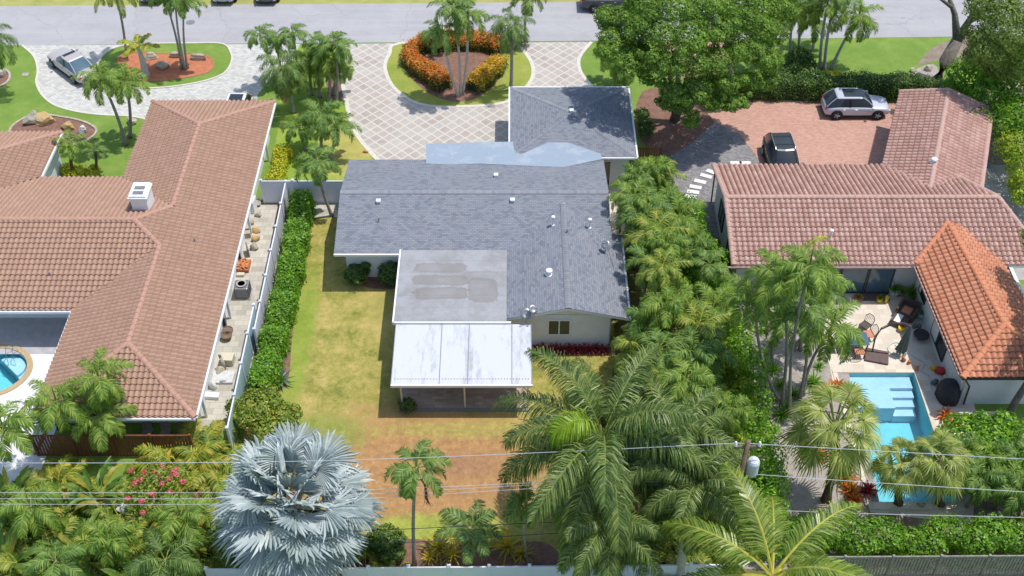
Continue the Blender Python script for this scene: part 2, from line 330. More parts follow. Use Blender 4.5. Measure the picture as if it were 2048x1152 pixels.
M['cap_brown'] = simple('cap_brown', (.46, .26, .19), .8, .2, 5)
M['cap_rose'] = simple('cap_rose', (.50, .32, .26), .8, .2, 5)
M['cap_red'] = simple('cap_red', (.62, .24, .12), .8, .2, 5)
M['cap_shingle'], _t, _b = newmat('cap_shingle'); _t.links.new(ramp(_t, N(_t, 'NewGeometry').outputs['Random Per Island'], [(i / 4, tuple(q * 1.0 for q in c_)) for i, c_ in enumerate(SH[1:])]), _b.inputs[0]); _b.inputs['Roughness'].default_value = .9
M['glass'] = glassmat('window_glass'); M['glass_blue'] = glassmat('blue_glass', (.05, .09, .12))
M['dark'] = simple('dark_metal', (.035, .035, .04), .5, .2, 4); M['grey_metal'] = simple('grey_metal', (.35, .36, .37), .4, .15, 4, metal=.6)
M['black'] = simple('black_rubber', (.02, .02, .022), .8, .2, 5)
M['wood_red'] = simple('red_wood', (.22, .075, .035), .7, .35, 4); M['wood_grey'] = simple('grey_wood', (.30, .27, .24), .9, .35, 5)
M['wood_pole'] = simple('pole_wood', (.22, .15, .10), .9, .3, 4)
M['trunk_grey'] = simple('palm_trunk', (.36, .33, .28), .9, .4, 7, bmp=.6); M['trunk_pale'] = simple('pale_trunk', (.50, .48, .42), .9, .3, 6, bmp=.6)
M['trunk_brown'] = simple('brown_trunk', (.16, .11, .075), .95, .4, 8, bmp=.8); M['bark'] = simple('bark', (.24, .21, .18), .95, .45, 5, bmp=1)
M['rachis_y'] = simple('yellow_rachis', (.55, .50, .08), .5, .2, 5); M['rachis_g'] = simple('green_rachis', (.24, .30, .07), .5, .2, 5)
M['rachis_w'] = simple('pale_rachis', (.48, .52, .46), .5, .15, 5); M['rachis_o'] = simple('orange_boots', (.50, .26, .14), .8, .3, 8)
M['rock'] = simple('limestone', (.50, .44, .34), .9, .4, 4, bmp=1, col2=(.33, .29, .23)); M['rock_ochre'] = simple('ochre_rock', (.62, .40, .11), .9, .4, 4, bmp=1, col2=(.45, .34, .22))
M['rock_white'] = simple('white_rock', (.66, .66, .64), .9, .2, 5, bmp=1)
M['terracotta'] = simple('terracotta', (.48, .18, .09), .8, .2, 5); M['orange'] = simple('orange_brick', (.62, .24, .09), .8, .3, 5)
M['yellow'] = simple('yellow_glaze', (.75, .52, .02), .4, .15, 5); M['red'] = simple('red_plastic', (.65, .03, .04), .5, .2, 5)
M['blue'] = simple('blue_plastic', (.02, .17, .55), .4, .2, 5); M['wicker'] = simple('wicker', (.15, .105, .085), .9, .4, 25, bmp=1)
M['cushion'] = simple('coral_cushion', (.58, .24, .14), .9, .1, 5); M['canvas'] = simple('green_canvas', (.13, .17, .15), .9, .3, 5)
M['cover'] = simple('black_cover', (.035, .038, .045), .75, .3, 4); M['cream'] = simple('cream_plastic', (.62, .56, .42), .6, .1, 3)
M['rug'] = simple('brown_rug', (.16, .11, .10), .95, .3, 6); M['slate'] = simple('slate', (.20, .205, .215), .8, .2, 5)
M['pool_shell'] = simple('pool_plaster', (.22, .62, .68), .6, .1, 2); M['pool_shelf'] = simple('pool_shelf', (.55, .66, .76), .6, .08, 2)
M['water'] = watermat('water', (.80, .97, 1.)); M['chrome'] = simple('chrome', (.7, .7, .72), .15, .05, 3, metal=1.)
M['wire'] = simple('aluminium_wire', (.62, .62, .64), .4, .1, 3, metal=.4); M['wire_dark'] = simple('black_wire', (.04, .04, .045), .6, .1, 3)
# foliage
L = {}
L['adon'] = leafmat('adonidia_leaf', [(.06, .14, .03), (.12, .22, .045), (.20, .31, .06), (.33, .42, .11)], .35, .5, patch=.3)
L['adon_b'] = leafmat('fresh_palm_leaf', [(.08, .17, .025), (.16, .27, .04), (.25, .36, .055), (.42, .48, .10)], .38, .5, patch=.3)
L['queen'] = leafmat('queen_palm_leaf', [(.06, .13, .03), (.12, .21, .05), (.20, .30, .08), (.30, .38, .12)], .35, .45)
L['royal'] = leafmat('royal_palm_leaf', [(.05, .10, .03), (.10, .17, .04), (.19, .26, .06), (.37, .42, .15)], .32, .4, spec=.5, patch=.25)
L['spear'] = leafmat('new_frond_leaf', [(.17, .28, .02), (.27, .40, .03), (.38, .50, .05)], .4, .4)
L['coco'] = leafmat('coconut_leaf', [(.10, .16, .02), (.17, .25, .03), (.27, .35, .05), (.40, .45, .10)], .35, .35, spec=.6)
L['areca'] = leafmat('areca_leaf', [(.09, .17, .03), (.17, .27, .04), (.30, .37, .06), (.52, .46, .09)], .36, .5, patch=.3)
L['areca_gold'] = leafmat('golden_areca_leaf', [(.13, .22, .03), (.27, .34, .04), (.46, .44, .06), (.66, .44, .08)], .38, .5, patch=.3)
L['sabal'] = leafmat('sabal_leaf', [(.14, .20, .04), (.24, .30, .06), (.36, .39, .10), (.52, .52, .20)], .3, .4, patch=.3)
L['silver'] = leafmat('silver_leaf', [(.28, .34, .34), (.38, .44, .45), (.47, .53, .54), (.60, .65, .62)], .12, .5, patch=.35, lo=(.22, .29, .33))
L['dry'] = leafmat('dead_frond', [(.20, .11, .05), (.32, .20, .09), (.42, .30, .14)], .15, .8)
L['tree'] = leafmat('tree_leaf', [(.07, .15, .03), (.12, .23, .04), (.20, .33, .055), (.36, .45, .09)], .3, .65, patch=.4, pscale=.55, spec=.12)
L['oak'] = leafmat('oak_leaf', [(.11, .19, .045), (.17, .26, .06), (.25, .33, .08), (.36, .41, .16)], .3, .65, patch=.3, spec=.15)
L['ficus'] = leafmat('ficus_leaf', [(.05, .16, .015), (.11, .27, .02), (.20, .38, .025), (.40, .56, .05)], .35, .5, patch=.4)
L['hedge'] = leafmat('hedge_leaf', [(.022, .07, .012), (.05, .12, .018), (.10, .18, .028), (.20, .28, .05)], .25, .45, patch=.4)
L['clusia'] = leafmat('clusia_leaf', [(.06, .17, .012), (.12, .28, .018), (.19, .36, .025), (.30, .46, .05)], .3, .4, patch=.45)
L['lime'] = leafmat('lime_leaf', [(.10, .22, .015), (.22, .34, .02), (.34, .42, .03), (.50, .50, .04)], .3, .5, patch=.4)
L['yellow'] = leafmat('yellow_shrub_leaf', [(.22, .30, .02), (.48, .48, .03), (.68, .60, .05)], .3, .5, patch=.3)
L['citrus'] = leafmat('mixed_shrub_leaf', [(.07, .17, .02), (.16, .27, .03), (.32, .38, .05), (.50, .40, .08)], .3, .5, patch=.4)
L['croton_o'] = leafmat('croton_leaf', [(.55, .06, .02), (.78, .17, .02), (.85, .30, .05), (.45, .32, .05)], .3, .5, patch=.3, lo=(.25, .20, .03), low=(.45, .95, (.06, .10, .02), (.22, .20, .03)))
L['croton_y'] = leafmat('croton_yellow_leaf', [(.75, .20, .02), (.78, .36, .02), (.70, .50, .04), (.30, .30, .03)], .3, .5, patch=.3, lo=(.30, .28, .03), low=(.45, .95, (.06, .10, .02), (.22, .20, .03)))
L['ti'] = leafmat('ti_leaf', [(.10, .012, .02), (.22, .02, .04), (.36, .04, .05), (.20, .03, .06)], .25, .4, patch=.3)
L['redplant'] = leafmat('red_plant_leaf', [(.30, .05, .02), (.60, .12, .02), (.70, .28, .04), (.28, .22, .03)], .3, .4, patch=.3)
L['brom'] = leafmat('bromeliad_leaf', [(.20, .26, .03), (.46, .42, .04), (.62, .42, .06), (.40, .16, .05)], .3, .4, patch=.3)
L['broad'] = leafmat('broad_leaf', [(.06, .14, .02), (.11, .21, .03), (.18, .28, .04), (.46, .36, .05)], .35, .45, patch=.5, pscale=4)
L['agave'] = leafmat('agave_leaf', [(.07, .13, .09), (.11, .19, .12), (.16, .25, .15)], .15, .4)
L['pink'] = leafmat('pink_flower', [(.70, .08, .18), (.85, .18, .28), (.85, .32, .38)], .3, .6, patch=.0)
L['white_fl'] = leafmat('white_flower', [(.75, .75, .72), (.82, .80, .74)], .3, .6, patch=.0)

#@@GROUND
# ---------------------------------------------------------------- ground
def smoothpoly(pts, n=5, closed=True):
    out = []; k = len(pts)
    for i in range(k if closed else k - 1):
        p = [Vector(pts[(i + j) % k] if closed else pts[min(max(i + j, 0), k - 1)]) for j in (-1, 0, 1, 2)]
        for q in range(n):
            t = q / n
            out.append(.5 * ((2 * p[1]) + (-p[0] + p[2]) * t + (2 * p[0] - 5 * p[1] + 4 * p[2] - p[3]) * t * t + (-p[0] + 3 * p[1] - 3 * p[2] + p[3]) * t ** 3))
    if not closed: out.append(Vector(pts[-1]))
    return out
def sheet(name, pts, z, mat, smooth=True, holes=(), px=True, parent=None):
    P = [U(*p) for p in pts] if px else [Vector((p[0], p[1], 0)) for p in pts]
    if smooth: P = smoothpoly(P)
    bm = bmesh.new()
    if holes:
        for loop in [P] + [list(h) for h in holes]:
            vs = [bm.verts.new((p[0], p[1], z)) for p in loop]
            for i in range(len(vs)): bm.edges.new((vs[i], vs[(i + 1) % len(vs)]))
        bmesh.ops.triangle_fill(bm, edges=bm.edges[:], use_beauty=True, normal=(0, 0, 1))
    else:
        bm.faces.new([bm.verts.new((p.x, p.y, z)) for p in P])
    for f in bm.faces:
        f.normal_update()
        if f.normal.z < 0: f.normal_flip()
    me = bpy.data.meshes.new(name); bm.to_mesh(me); bm.free(); me.materials.append(mat)
    o = bpy.data.objects.new(name, me); C.objects.link(o)
    o['kind'] = 'structure'; return o
def ribbon(name, pts, w_, z, h, mat, closed=True, px=True, struct=True, smooth=True):
    P = [U(*p) for p in pts] if px else [Vector((p[0], p[1], 0)) for p in pts]
    if smooth: P = smoothpoly(P, 4, closed)
    k = len(P); vs = []; fs = []
    for i in range(k):
        a = P[(i - 1) % k] if closed or i else P[0]; c_ = P[(i + 1) % k] if closed or i < k - 1 else P[-1]
        t_ = (c_ - a).normalized(); n_ = Vector((-t_.y, t_.x, 0)) * w_ / 2
        for s_ in (-1, 1):
            q = P[i] + n_ * s_; vs += [(q.x, q.y, z), (q.x, q.y, z + h)]
    for i in range(k if closed else k - 1):
        a = i * 4; b_ = ((i + 1) % k) * 4
        fs += [(a + 1, b_ + 1, b_ + 3, a + 3), (a, b_, b_ + 1, a + 1), (a + 2, a + 3, b_ + 3, b_ + 2)]
    o = obj(name, MB().add(vs, fs), mat)
    if struct: o['kind'] = 'structure'
    return o

POOL = [U(1676, 747), U(1828, 745), U(1870, 870), U(1925, 1003), U(1745, 1003), U(1735, 900), U(1700, 790)]
POOL = [Vector((18.2, 44.15, 0)), Vector((22.5, 44.15, 0)), Vector((22.5, 35.4, 0)), Vector((18.2, 35.4, 0))]
pc = Vector((-29.2, 44.3, 0)); CP = [pc + Vector((1.95 * math.cos(a), 1.75 * math.sin(a), 0)) for a in [2 * math.pi * k / 40 for k in range(40)]]
sheet('ground', [(-400, -300), (400, -300), (400, 700), (-400, 700)], 0, M['grass'], False, holes=[POOL, CP], px=False)
sheet('back_lawn', [(-14.3, 30.6), (8, 30.6), (8, 60), (-14.3, 60)], .004, M['lawn_back'], False, px=False)
sheet('front_lawn', [(-16.2, 59), (-9.5, 59), (-9.5, 70), (-13, 78), (-18, 78), (-16.4, 68)], .004, groundmat('grass_front', [(.3, (.13, .24, .03)), (.5, (.24, .34, .05)), (.7, (.38, .40, .10))], .6, patches=[(U(700, 290).x, U(700, 290).y, 2.5, 4.5, (.46, .36, .12), .8)]), False, px=False)
yl, yh_, = 78.0, 84.0
sheet('street', [(-150, 76.5), (-37.5, 77.9), (2.9, 78.5), (28.1, 79.0), (150, 82), (150, 87), (2.8, 84.3), (-41, 83.7), (-150, 82)], .012, M['street'], False, px=False)
sheet('far_verge', [(-60, 83.6), (-41, 83.7), (2.8, 84.3), (60, 85.4), (60, 96), (-60, 96)], .006, M['grass2'], False, px=False)
d1 = [(45, 91), (68, 112), (76, 140), (73, 165), (85, 190), (110, 210), (150, 222), (200, 229), (260, 232), (300, 240), (420, 250), (512, 245), (515, 190), (545, 152), (585, 120), (600, 88)]
sheet('white_paver_driveway', d1, .008, M['white_paver'], False)
ribbon('driveway_edging', d1[:10], .18, .0, .03, M['border'], False)
isl = [(205, 112), (240, 93), (300, 88), (380, 87), (445, 88), (462, 106), (463, 125), (448, 147), (410, 162), (350, 173), (285, 177), (232, 170), (196, 145)]
sheet('island_grass', isl, .016, M['grass']); ribbon('island_edging', isl, .14, 0, .06, M['border'])
i2 = [(236, 118), (262, 106), (330, 108), (405, 109), (426, 125), (420, 142), (395, 151), (330, 161), (285, 161), (248, 142)]
sheet('island_mulch', i2, .024, M['mulch_red']); ribbon('mulch_edging', i2, .1, 0, .05, M['terracotta'])
bed = [(20, 262), (38, 243), (72, 229), (115, 233), (165, 243), (192, 258), (186, 273), (160, 287), (110, 292), (30, 292)]
sheet('rock_bed_mulch', bed, .008, M['mulch_brown']); ribbon('rock_bed_edging', bed, .16, 0, .08, M['rock'])
bd2 = [(-30, 130), (8, 139), (20, 150), (14, 165), (-8, 175), (-40, 170)]
sheet('left_bed_mulch', bd2, .008, M['mulch_brown']); ribbon('left_bed_edging', bd2, .16, 0, .08, M['rock'])
d2 = [(668, 88), (682, 153), (691, 194), (700, 236), (717, 274), (752, 316), (790, 350), (1230, 350), (1235, 200), (1187, 176), (1162, 145), (1159, 115), (1183, 84)]
sheet('diamond_paver_driveway', d2, .010, M['diamond'], False)
ribbon('left_driveway_border', d2[:7], .3, 0, .022, M['border'], False)
ribbon('right_driveway_border', d2[9:], .25, 0, .022, M['border'], False)
heart = [(798, 87), (779, 108), (770, 130), (774, 152), (785, 172), (803, 189), (830, 205), (870, 213), (925, 213), (981, 210), (1020, 201), (1047, 181), (1064, 157), (1066, 136), (1056, 113), (1028, 88), (940, 84)]
sheet('heart_island_grass', heart, .018, groundmat('grass_heart', [(.3, (.15, .22, .03)), (.5, (.27, .31, .06)), (.7, (.42, .37, .12))], .6))
ribbon('heart_island_border', heart, .28, 0, .03, M['border'])
sheet('heart_island_mulch', [(822, 100), (812, 140), (848, 180), (890, 200), (925, 203), (965, 190), (1000, 155), (1006, 115), (975, 92), (900, 88)], .03, M['mulch_brown'])
sheet('palm_row_mulch', [(655, 135), (682, 148), (690, 195), (672, 200), (655, 185)], .014, M['mulch_brown'])
sheet('tree_bed_mulch', [(1290, 180), (1270, 235), (1290, 290), (1345, 312), (1390, 290), (1432, 245), (1420, 210), (1360, 185)], .010, M['mulch_brown'])
sheet('grey_paver_path', [(1340, 312), (1380, 290), (1428, 245), (1480, 268), (1512, 310), (1530, 345), (1500, 480), (1425, 480), (1370, 420), (1300, 380)], .012, M['grey_paver'], False)
sheet('brick_driveway', [(1404, 212), (1440, 190), (1480, 176), (1560, 200), (1700, 206), (1815, 206), (1790, 360), (1535, 360), (1510, 308), (1478, 268), (1430, 246)], .016, M['brick'], False)
sheet('brick_entry', [(1330, 84), (1450, 82), (1470, 150), (1470, 205), (1404, 218), (1370, 160)], .014, M['brick'], False)
sheet('side_concrete', [(1925, 330), (2080, 330), (2200, 560), (1990, 560)], .008, M['concrete'], False)
sheet('tree_root_soil', [(1835, 130), (1890, 120), (1960, 150), (1960, 330), (2080, 330), (2100, 60), (1900, 80)], .006, M['soil'])
sheet('garden_path', [(1810, 160), (1840, 135), (1870, 130), (1880, 160), (1850, 175)], .010, M['gravel'])
sheet('side_soil', [(1225, 370), (1500, 370), (1560, 760), (1530, 1150), (1180, 1150), (1230, 700)], .008, groundmat('side_soil_mat', [(.3, (.07, .065, .035)), (.5, (.16, .15, .06)), (.7, (.30, .26, .09))], 1.2), False)
sheet('royal_mulch', [(1270, 960), (1480, 900), (1470, 1140), (1180, 1140), (1200, 1080)], .016, M['mulch_brown'])
sheet('hedge_mulch', [(592, 385), (612, 400), (604, 460), (596, 560), (584, 680), (572, 770), (520, 800), (500, 760), (540, 500), (560, 400)], .012, M['mulch_brown'])
sheet('garden_soil', [(1440, 600), (1660, 590), (1700, 760), (1760, 1010), (1760, 1080), (1440, 1100)], .012, M['gravel'])
sheet('pool_patio', [(1640, 570), (1850, 570), (1900, 650), (1960, 850), (1945, 1050), (1740, 1025), (1700, 850), (1665, 760), (1650, 690)], .02, M['travertine'], False, holes=[POOL])
sheet('walkway_patio', [(1530, 640), (1655, 640), (1655, 575), (1530, 575)], .016, M['travertine'], False)
sheet('back_side_yard', [(1860, 845), (1990, 860), (2140, 840), (2140, 1150), (1700, 1150), (1740, 1010), (1930, 1010)], .014, M['soil'], False)
sheet('side_alley_pavers', [(-16.9, 36.8), (-14.7, 36.8), (-14.7, 58.9), (-16.9, 58.9)], .010, M['alley'], False, px=False)
sheet('left_pool_deck', [(-40, 36), (-24.4, 36), (-24.4, 46.9), (-40, 46.9)], .012, M['deck_white'], False, px=False, holes=[CP])
sheet('left_covered_patio', [(-40, 45.6), (-24.3, 45.6), (-24.3, 48.6), (-40, 48.6)], .018, M['patio_grey'], False, px=False)
sheet('side_walk_stones', [(612, 405), (690, 405), (690, 434), (618, 436)], .012, M['alley'], False)
sheet('side_walk_right', [(1208, 372), (1262, 372), (1262, 400), (1252, 470), (1222, 470)], .012, M['travertine'], False)
sheet('bed_back', [(730, 1090), (830, 1078), (950, 1092), (1090, 1085), (1090, 1140), (740, 1145)], .012, M['mulch_brown'])
sheet('shrub_bed', [(690, 545), (800, 540), (800, 575), (735, 575)], .012, M['mulch_brown'])
sheet('ti_bed', [(1060, 680), (1225, 680), (1222, 706), (1065, 712)], .012, M['mulch_brown'], False)

# pools
def poolshell(name, loop, depth, mat, label, extra=None):
    r = thing(name, label, 'pool', (loop[0].x, loop[0].y, 0)); n = len(loop)
    mb = MB(); vs = [(p.x, p.y, 0.019) for p in loop] + [(p.x, p.y, -depth) for p in loop]
    mb.add(vs, [(i, (i + 1) % n, n + (i + 1) % n, n + i) for i in range(n)] + [tuple(range(n, 2 * n))]); obj('basin', mb, mat, r)
    cx = sum(p.x for p in loop) / n; cy = sum(p.y for p in loop) / n
    if extra: extra(r)
    mb = MB(); mb.add([(p.x, p.y, -.1) for p in loop], [tuple(range(n))]); obj('water_surface', mb, M['water'], r)
    return r
def px_(r):
    mb = MB(); mb.prism([(18.21, 41.85), (21.0, 41.85), (21.0, 43.3), (22.3, 43.3), (22.3, 44.14), (18.21, 44.14)], -1.44, -.3); obj('sun_shelf', mb, M['pool_shelf'], r)
    for k in range(3):
        mb = MB(); mb.prism([(21.003, 43.295 - .5 * k), (21.003, 42.8 - .5 * k), (22.3 - .02 * k, 42.8 - .5 * k), (22.3 - .02 * k, 43.295 - .5 * k)], -1.44, -.52 - .2 * k); obj('step', mb, M['pool_shelf'], r)
rp = poolshell('swimming_pool', POOL, 1.45, M['pool_shell'], 'rectangular turquoise swimming pool with a pale shelf and steps behind the tiled house', px_)
lp = poolshell('round_pool', CP, 1.2, M['pool_shell'], 'small round pool with tan coping cut off by the left edge')
mb = MB(); n = 40
vs = []
for k in range(n):
    a = 2 * math.pi * k / n; c_, s_ = math.cos(a), math.sin(a)
    for (q, z) in ((1.0, .02), (1.0, .07), (1.17, .07), (1.17, .01)): vs.append((pc.x + 1.95 * q * c_, pc.y + 1.75 * q * s_, z))
fs = [(k * 4 + j, k * 4 + j + 1, ((k + 1) % n) * 4 + j + 1, ((k + 1) % n) * 4 + j) for k in range(n) for j in range(3)]
obj('coping', mb.add(vs, fs), M['coping'], lp)
for k, rr in enumerate((.9, 1.2, 1.5)):
    st = MB(); st.prism([(pc.x + .75 + rr * math.cos(a), pc.y + .55 + rr * .95 * math.sin(a)) for a in [math.pi * (-.25 + j / 16) for j in range(17)]][0:17], -1.0, -.3 - .18 * k); obj('pool_step', st, M['pool_shelf'], lp)
mb = MB(); mb.prism([(22.51, 35.2), (22.51, 44.15), (22.75, 44.15), (22.75, 35.2)], .024, .06); mb.prism([(17.95, 44.16), (17.95, 44.4), (22.75, 44.4), (22.75, 44.16)], .024, .06); mb.prism([(17.95, 35.2), (17.95, 44.15), (18.19, 44.15), (18.19, 35.2)], .024, .06); mb.prism([(17.95, 34.9), (17.95, 35.19), (22.75, 35.19), (22.75, 34.9)], .024, .1)
obj('stone_coping', mb, M['travertine'], rp)
for dx in (0, .45):
    q = U(20 + dx * 30, 712); mb = MB(); mb.tube([(q.x, q.y - .5, -.4), (q.x, q.y - .3, .55), (q.x, q.y, .8), (q.x, q.y + .3, .6), (q.x, q.y + .35, .02)], .022, 6); obj('handrail', mb, M['chrome'], lp)
#@@ROOFS
# ---------------------------------------------------------------- roofs
def plane3(a, b_, c_):
    a, b_, c_ = Vector(a), Vector(b_), Vector(c_); n = (b_ - a).cross(c_ - a).normalized()
    if n.z < 0: n = -n
    return a, n
def zon(pl, x, y): a, n = pl; return a.z - (n.x * (x - a.x) + n.y * (y - a.y)) / n.z
def tiled(plan, pl, tw=.3, tl=.34, amp=.035, step=.03, prof='s', lift=.05):
    """real tile relief laid over the roof plane pl and clipped to the convex outline plan; returns MB-like lists with uv"""
    a, n = pl; u = Vector((0, 0, 1)).cross(n).normalized(); v = n.cross(u).normalized()
    if v.z < 0: v = -v
    P = [Vector((x, y, zon(pl, x, y))) for x, y in plan]; us = [p.dot(u) for p in P]; vs_ = [p.dot(v) for p in P]; d0 = a.dot(n)
    u0 = math.floor(min(us) / tw) * tw; nu = int((max(us) - u0) / tw) + 2; v0 = math.floor(min(vs_) / tl) * tl; nv = int((max(vs_) - v0) / tl) + 2
    K = 6; ucol = u0 + np.arange(nu * K + 1) * tw / K; ph = (np.arange(nu * K + 1) % K) / K
    h = amp * (np.sin(2 * np.pi * ph) if prof == 's' else 2 * np.abs(np.sin(np.pi * ph)) - 1)
    U_, N_, V_ = np.array(u), np.array(n), np.array(v); rows = []
    for r_ in range(nv):
        jit = rng.normal(0, .004)
        for (t_, s_) in ((0, step), (1, 0)):
            vv = v0 + (r_ + t_) * tl
            rows.append(U_[None] * ucol[:, None] + V_[None] * vv + N_[None] * (d0 + lift + h + s_ + jit)[:, None])
    A = np.concatenate(rows); nc = len(ucol); F = []
    i = np.arange(nc - 1)
    for r_ in range(2 * nv - 1): F.append(np.stack([r_ * nc + i, r_ * nc + i + 1, (r_ + 1) * nc + i + 1, (r_ + 1) * nc + i], 1))
    F = np.concatenate(F)
    me = bpy.data.meshes.new('t'); me.from_pydata(A.tolist(), [], F.tolist()); bm = bmesh.new(); bm.from_mesh(me); bpy.data.meshes.remove(me)
    cen = sum(P, Vector()) / len(P)
    for k in range(len(P)):
        p, q = P[k], P[(k + 1) % len(P)]; no = (q - p).cross(n).normalized()
        if no.dot(cen - p) > 0: no = -no
        bmesh.ops.bisect_plane(bm, geom=bm.verts[:] + bm.edges[:] + bm.faces[:], plane_co=p, plane_no=no, clear_outer=True, dist=1e-5)
    bm.verts.index_update()
    V2 = [x.co.copy() for x in bm.verts]; F2 = [[x.index for x in f.verts] for f in bm.faces]
    UVv = [(x.dot(u) / tw + 1000, x.dot(v) / tl + 1000) for x in V2]
    cUV = []
    for f in bm.faces:
        c_ = f.calc_center_median(); fu, fv = math.floor(c_.dot(u) / tw), math.floor((c_.dot(v)) / tl + .02)
        cUV.append((fu + .5 + 1000, fv + .5 + 1000))
    gUV = [[(x[0], x[1]) for x in (UVv[i] for i in f)] for f in F2]
    bm.free(); return V2, F2, cUV, gUV
def flatpl(plan, pl, lift=.0):
    a, n = pl; u = Vector((0, 0, 1)).cross(n).normalized(); v = n.cross(u).normalized()
    V2 = [Vector((x, y, zon(pl, x, y) + lift)) for x, y in plan]
    return V2, u, v
def roofobj(name, pieces, mat, parent, uvmode='tile', thick=.18, under=None):
    """pieces: list of (plan, plane, kwargs)"""
    V_, F_, UVs, GV = [], [], [], []
    for plan, pl, kw in pieces:
        if uvmode == 'tile':
            v2, f2, c2, g2 = tiled(plan, pl, **kw); n0 = len(V_); V_ += v2
            for f, c_, g_ in zip(f2, c2, g2): F_.append([i + n0 for i in f]); UVs += [c_] * len(f); GV += g_
        else:
            v2, u, v = flatpl(plan, pl, .03); n0 = len(V_); V_ += v2; f = list(range(n0, n0 + len(v2)))
            if (v2[1] - v2[0]).cross(v2[2] - v2[1]).z < 0: f = f[::-1]
            F_.append(f); UVs += [(V_[i].dot(u), V_[i].dot(v)) for i in f]
    off = parent.location
    me = bpy.data.meshes.new(name); me.from_pydata([tuple(p - off) for p in V_], [], F_); uv = me.uv_layers.new(name='UVMap')
    uv.data.foreach_set('uv', np.array(UVs, dtype=np.float32).ravel()); me.materials.append(mat)
    if GV: u2 = me.uv_layers.new(name='grid'); u2.data.foreach_set('uv', np.array(GV, dtype=np.float32).ravel())
    o = bpy.data.objects.new(name, me); C.objects.link(o); o.parent = parent
    mb = MB()
    for plan, pl, kw in pieces:
        mb.slab([Vector((x, y, zon(pl, x, y))) for x, y in (plan if sum((plan[i][0] * plan[(i + 1) % len(plan)][1] - plan[(i + 1) % len(plan)][0] * plan[i][1]) for i in range(len(plan))) > 0 else plan[::-1])], thick)
    obj('fascia', mb, under or M['white'], parent)
    return o
def caps(pairs, r, parent, mat, lift=.09, seg=.42, name='ridge_cap'):
    r *= 1.12
    for p, q in pairs:
        mb = MB(); p, q = Vector(p), Vector(q); L_ = (q - p).length; k = max(1, int(L_ / seg)); d = (q - p) / k
        s_ = d.normalized().cross(Vector((0, 0, 1))).normalized(); up = s_.cross(d.normalized())
        for i in range(k):
            a = p + d * i; b_ = a + d * 1.05; vs = []
            for (c_, rr, ll) in ((a, r * 1.04, lift + .012), (b_, r * .97, lift)):
                for j in range(9):
                    an = math.pi * j / 8; vs.append(c_ + s_ * math.cos(an) * rr + up * (math.sin(an) * rr * .8 + ll - .08))
            mb.add(vs, [(j, j + 1, 10 + j, 9 + j) for j in range(8)] + [tuple(range(9))[::-1]])
        obj(name, mb, mat, parent, smooth=False)
def walls(pts, z1, parent, mat, t_=.2, z0=0., name='wall', closed=True):
    """each stretch of wall as a real thick box, butt jointed at the corners"""
    mb = MB(); k = len(pts)
    for i in range(k if closed else k - 1):
        a, b_ = Vector((*pts[i], 0)), Vector((*pts[(i + 1) % k], 0)); d = b_ - a; L_ = d.length; rz = math.atan2(d.y, d.x)
        c_ = (a + b_) / 2; mb.box((c_.x, c_.y, (z0 + z1) / 2), (L_ - t_ * (i % 2) - .01 * (i % 2), t_, z1 - z0 - .004 * i), rz)
    return obj(name, mb, mat, parent)
def vent(parent, p, kind, M_=None):
    mb = MB()
    if kind == 'box': mb.box((p.x, p.y, p.z + .09), (.24, .24, .16)); mb.box((p.x, p.y, p.z + .18), (.28, .28, .03)); o = obj('box_vent', mb, M['vinyl'], parent, bevel=.02)
    elif kind == 'pipe': mb.lathe(p, [(.12, 0), (.06, .06), (.055, .5), (.05, .52), (.12, .53), (.12, .66), (.06, .7)], 12); o = obj('vent_pipe', mb, M['white'], parent)
    elif kind == 'dome': mb.lathe(p, [(.25, 0), (.24, .03), (.14, .05), (.14, .2), (.2, .2), (.19, .3), (.08, .36)], 16); o = obj('round_vent', mb, M['white'], parent)
    else: mb.lathe(p, [(.1, 0), (.05, .05), (.045, .3)], 10); o = obj('short_pipe', mb, M['grey_metal'], parent)
    return o
def window(parent, c_, w_, h_, rz, panes=2, fr='white', gl='glass', name='window', depth=.1):
    """window at c_ (centre) facing local -Y after rotation rz"""
    Mx = Matrix.Translation(c_) @ Matrix.Rotation(rz, 4, 'Z'); mb = MB(); t_ = .07
    def bx(x, z, a, b_, m=mb, y=0, d=depth):
        q = Mx @ Vector((x, y, z)); m.box(q, (a, d, b_), rz)
    bx(0, h_ / 2, w_, t_); bx(0, -h_ / 2, w_, t_)
    for k in range(panes + 1): bx(-w_ / 2 + t_ / 2 + (w_ - t_) * k / panes, 0, t_, h_ - t_)
    f = obj(name, mb, M[fr], parent); g = MB(); bx(0, 0, w_ - .02, h_ - .02, g, 0, .03); gp = obj('pane', g, M[gl], f, world=False)
    off = Vector((0, 0, 0)); p = f
    while p is not None: off += p.location; p = p.parent
    for v_ in gp.data.vertices: v_.co -= off
    return f

